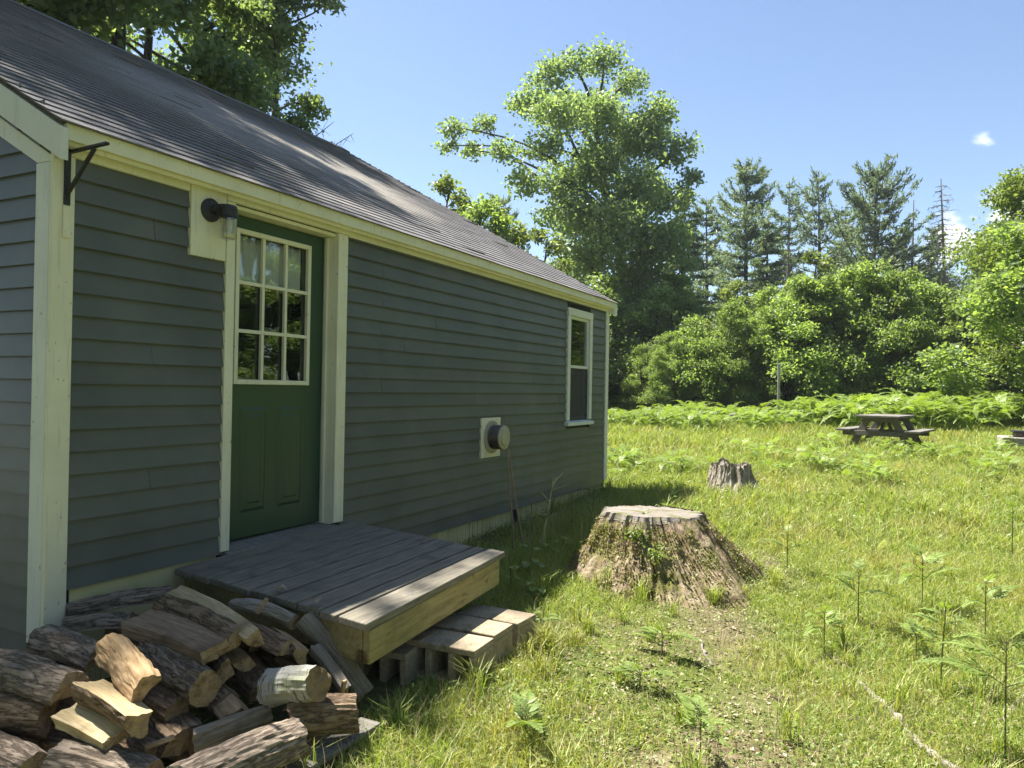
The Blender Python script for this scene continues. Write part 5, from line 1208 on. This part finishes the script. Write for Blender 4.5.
def tufts(n, dmin, dmax, h0, h1, nb_, wd_, seed):
    rr = np.random.default_rng(seed); x, y, d = scatter(n, dmin, dmax, rng=rr, power=.8); m_ = keep(x, y); x, y = x[m_], y[m_]
    ex = np.array([[-1.58+.8*math.cos(a), 5.8+.75*math.sin(a)] for a in rr.uniform(0, 6.28, 26)]+[[-1.95+.45*math.cos(a), 10.25+.4*math.sin(a)] for a in rr.uniform(0, 6.28, 12)]+[[rr.uniform(-1.84, -1.6), rr.uniform(3.1, 4.2)] for q in range(9)])
    if seed == 1: x = np.concatenate([x, ex[:, 0]]); y = np.concatenate([y, ex[:, 1]])
    n = len(x); h = np.repeat(rr.uniform(h0, h1, n), nb_); X = np.repeat(x, nb_); Y = np.repeat(y, nb_); N = n*nb_
    a = rr.uniform(0, 6.28, N); X = X+rr.normal(size=N)*.02; Y = Y+rr.normal(size=N)*.02; h = h*rr.uniform(.5, 1.1, N); ln = h*rr.uniform(.15, .9, N); z = gz(X, Y)-.01
    lx, ly = np.cos(a)*ln, np.sin(a)*ln; sx, sy = -np.sin(a)*wd_/2, np.cos(a)*wd_/2
    V = np.zeros((N, 5, 3)); V[:, 0] = np.stack([X-sx, Y-sy, z], 1); V[:, 1] = np.stack([X+sx, Y+sy, z], 1)
    V[:, 2] = np.stack([X+sx*.8+lx*.3, Y+sy*.8+ly*.3, z+h*.62], 1); V[:, 3] = np.stack([X-sx*.8+lx*.3, Y-sy*.8+ly*.3, z+h*.62], 1); V[:, 4] = np.stack([X+lx, Y+ly, z+h*.85], 1)
    i0 = np.arange(N)*5; return V.reshape(-1, 3), np.stack([np.stack([i0, i0+1, i0+2], 1), np.stack([i0, i0+2, i0+3], 1), np.stack([i0+3, i0+2, i0+4], 1)], 1).reshape(-1, 3)
parts += [tufts(420, 1.5, 8, .10, .24, 34, .0055, 1), tufts(420, 7, 16, .16, .34, 30, .009, 2)]
V, Fq = join(parts); props(link('grass', np_mesh('grass', V, Fq, M['grass'])), 'sunny yellow-green grass over the clearing', 'grass', kind='stuff')
parts = [blades(20000, 1.2, 8., .08, .26, .0015, .003, 0, '', '', '', lean=.4, dens=lambda x, y: np.ones_like(x)*.8), blades(14000, 7, 18., .15, .38, .003, .006, 0, '', '', '', lean=.4, dens=lambda x, y: np.ones_like(x)*.8), blades(85000, 1.2, 7, .01, .05, .002, .006, 0, '', '', '', lean=4., dens=lambda x, y: np.ones_like(x)*.8)]
V, Fq = join(parts); props(link('dry_grass_stems', np_mesh('dry_grass_stems', V, Fq, M['straw'])), 'dry straw-coloured stems among the grass', 'dry grass', kind='stuff')
def covers(n, dmin, dmax, s0, s1, dens, zmax, flat, seed, pw=.8):
    rr = np.random.default_rng(seed); x, y, d = scatter(n, dmin, dmax, rng=rr, power=pw); m_ = keep(x, y); x, y = x[m_], y[m_]; m_ = rr.random(len(x)) < dens(x, y); x, y = x[m_], y[m_]
    n = len(x); z = gz(x, y)+rr.uniform(.004, zmax, n); L = rr.uniform(s0, s1, n); return leaf_quads(np.stack([x, y, z], 1), L, L*rr.uniform(.5, .9, n), flat, rr, .1)
patchy = lambda x, y: np.clip((fbm(x*1.6, y*1.6, s=51, o=3)-.36)/.2, .08, 1)
V, Fq = join([covers(105000, 1.2, 7.5, .008, .027, patchy, .07, .7, 61), covers(36000, 7, 15, .025, .06, patchy, .14, .6, 62)])
props(link('ground_cover', np_mesh('ground_cover', V, Fq, M['cover'])), 'low broad-leaved ground cover in the lawn', 'ground cover', kind='stuff')
V, Fq = join([covers(42000, 1.2, 8, .008, .030, lambda x, y: np.clip(1.1-bare(x, y), .18, 1), .018, .75, 71), covers(9000, 7, 13, .03, .07, lambda x, y: np.clip(1-bare(x, y), .05, 1), .02, .7, 72)])
props(link('leaf_litter', np_mesh('leaf_litter', V, Fq, M['litter'])), 'dead leaves and bark crumbs on the bare soil', 'leaf litter', kind='stuff')

# weeds between the stump and the wall
WL = ['weed with narrow leaves at the shaded edge of the tall grass, nearest the deck', 'weed with narrow leaves right of the pale budding stalk', 'short weed in front of the budding stalk', 'weed in the shade between the skirt and the mossy stump', 'low weed beside the sunlit corner of the concrete step', 'weed close behind the mossy stump on the wall side']
for i, (px, py, tx_, ty_, xw) in enumerate(((512, 606, 509, 556, -2.4), (560, 585, 564, 530, -2.55), (536, 618, 540, 575, -2.2), (570, 548, 572, 505, -2.85), (541, 640, 546, 603, -1.85), (592, 520, 594, 490, -2.6))):
    stalk('leafy_weed', WL[i], 'weed', px, py, tx_, ty_, xw, .004, M['stem'], 8+i % 3, 60+i, 0, .05+.01*(i % 3))
# chips and bark crumbs round the woodpile
rr = np.random.default_rng(77); n = 2600
x = rr.normal(-2.35, .45, n); y = rr.normal(1.9, .42, n); k_ = (x < -1.75) & (y < 2.9) & (x > -3.4); x, y = x[k_], y[k_]
L = rr.uniform(.008, .04, len(x)); V, Fq = leaf_quads(np.stack([x, y, gz(x, y)+rr.uniform(.004, .02, len(x))], 1), L, L*.5, .8, rr, 0.)
M['chips'] = leafmat('wood_chip', [(.16, .10, .06), (.34, .25, .15), (.50, .40, .26)], .0, (1, 1, 1), .9)
props(link('wood_chips', np_mesh('wood_chips', V, Fq, M['chips'])), 'bark crumbs and wood chips around the firewood pile', 'wood chips', kind='stuff')
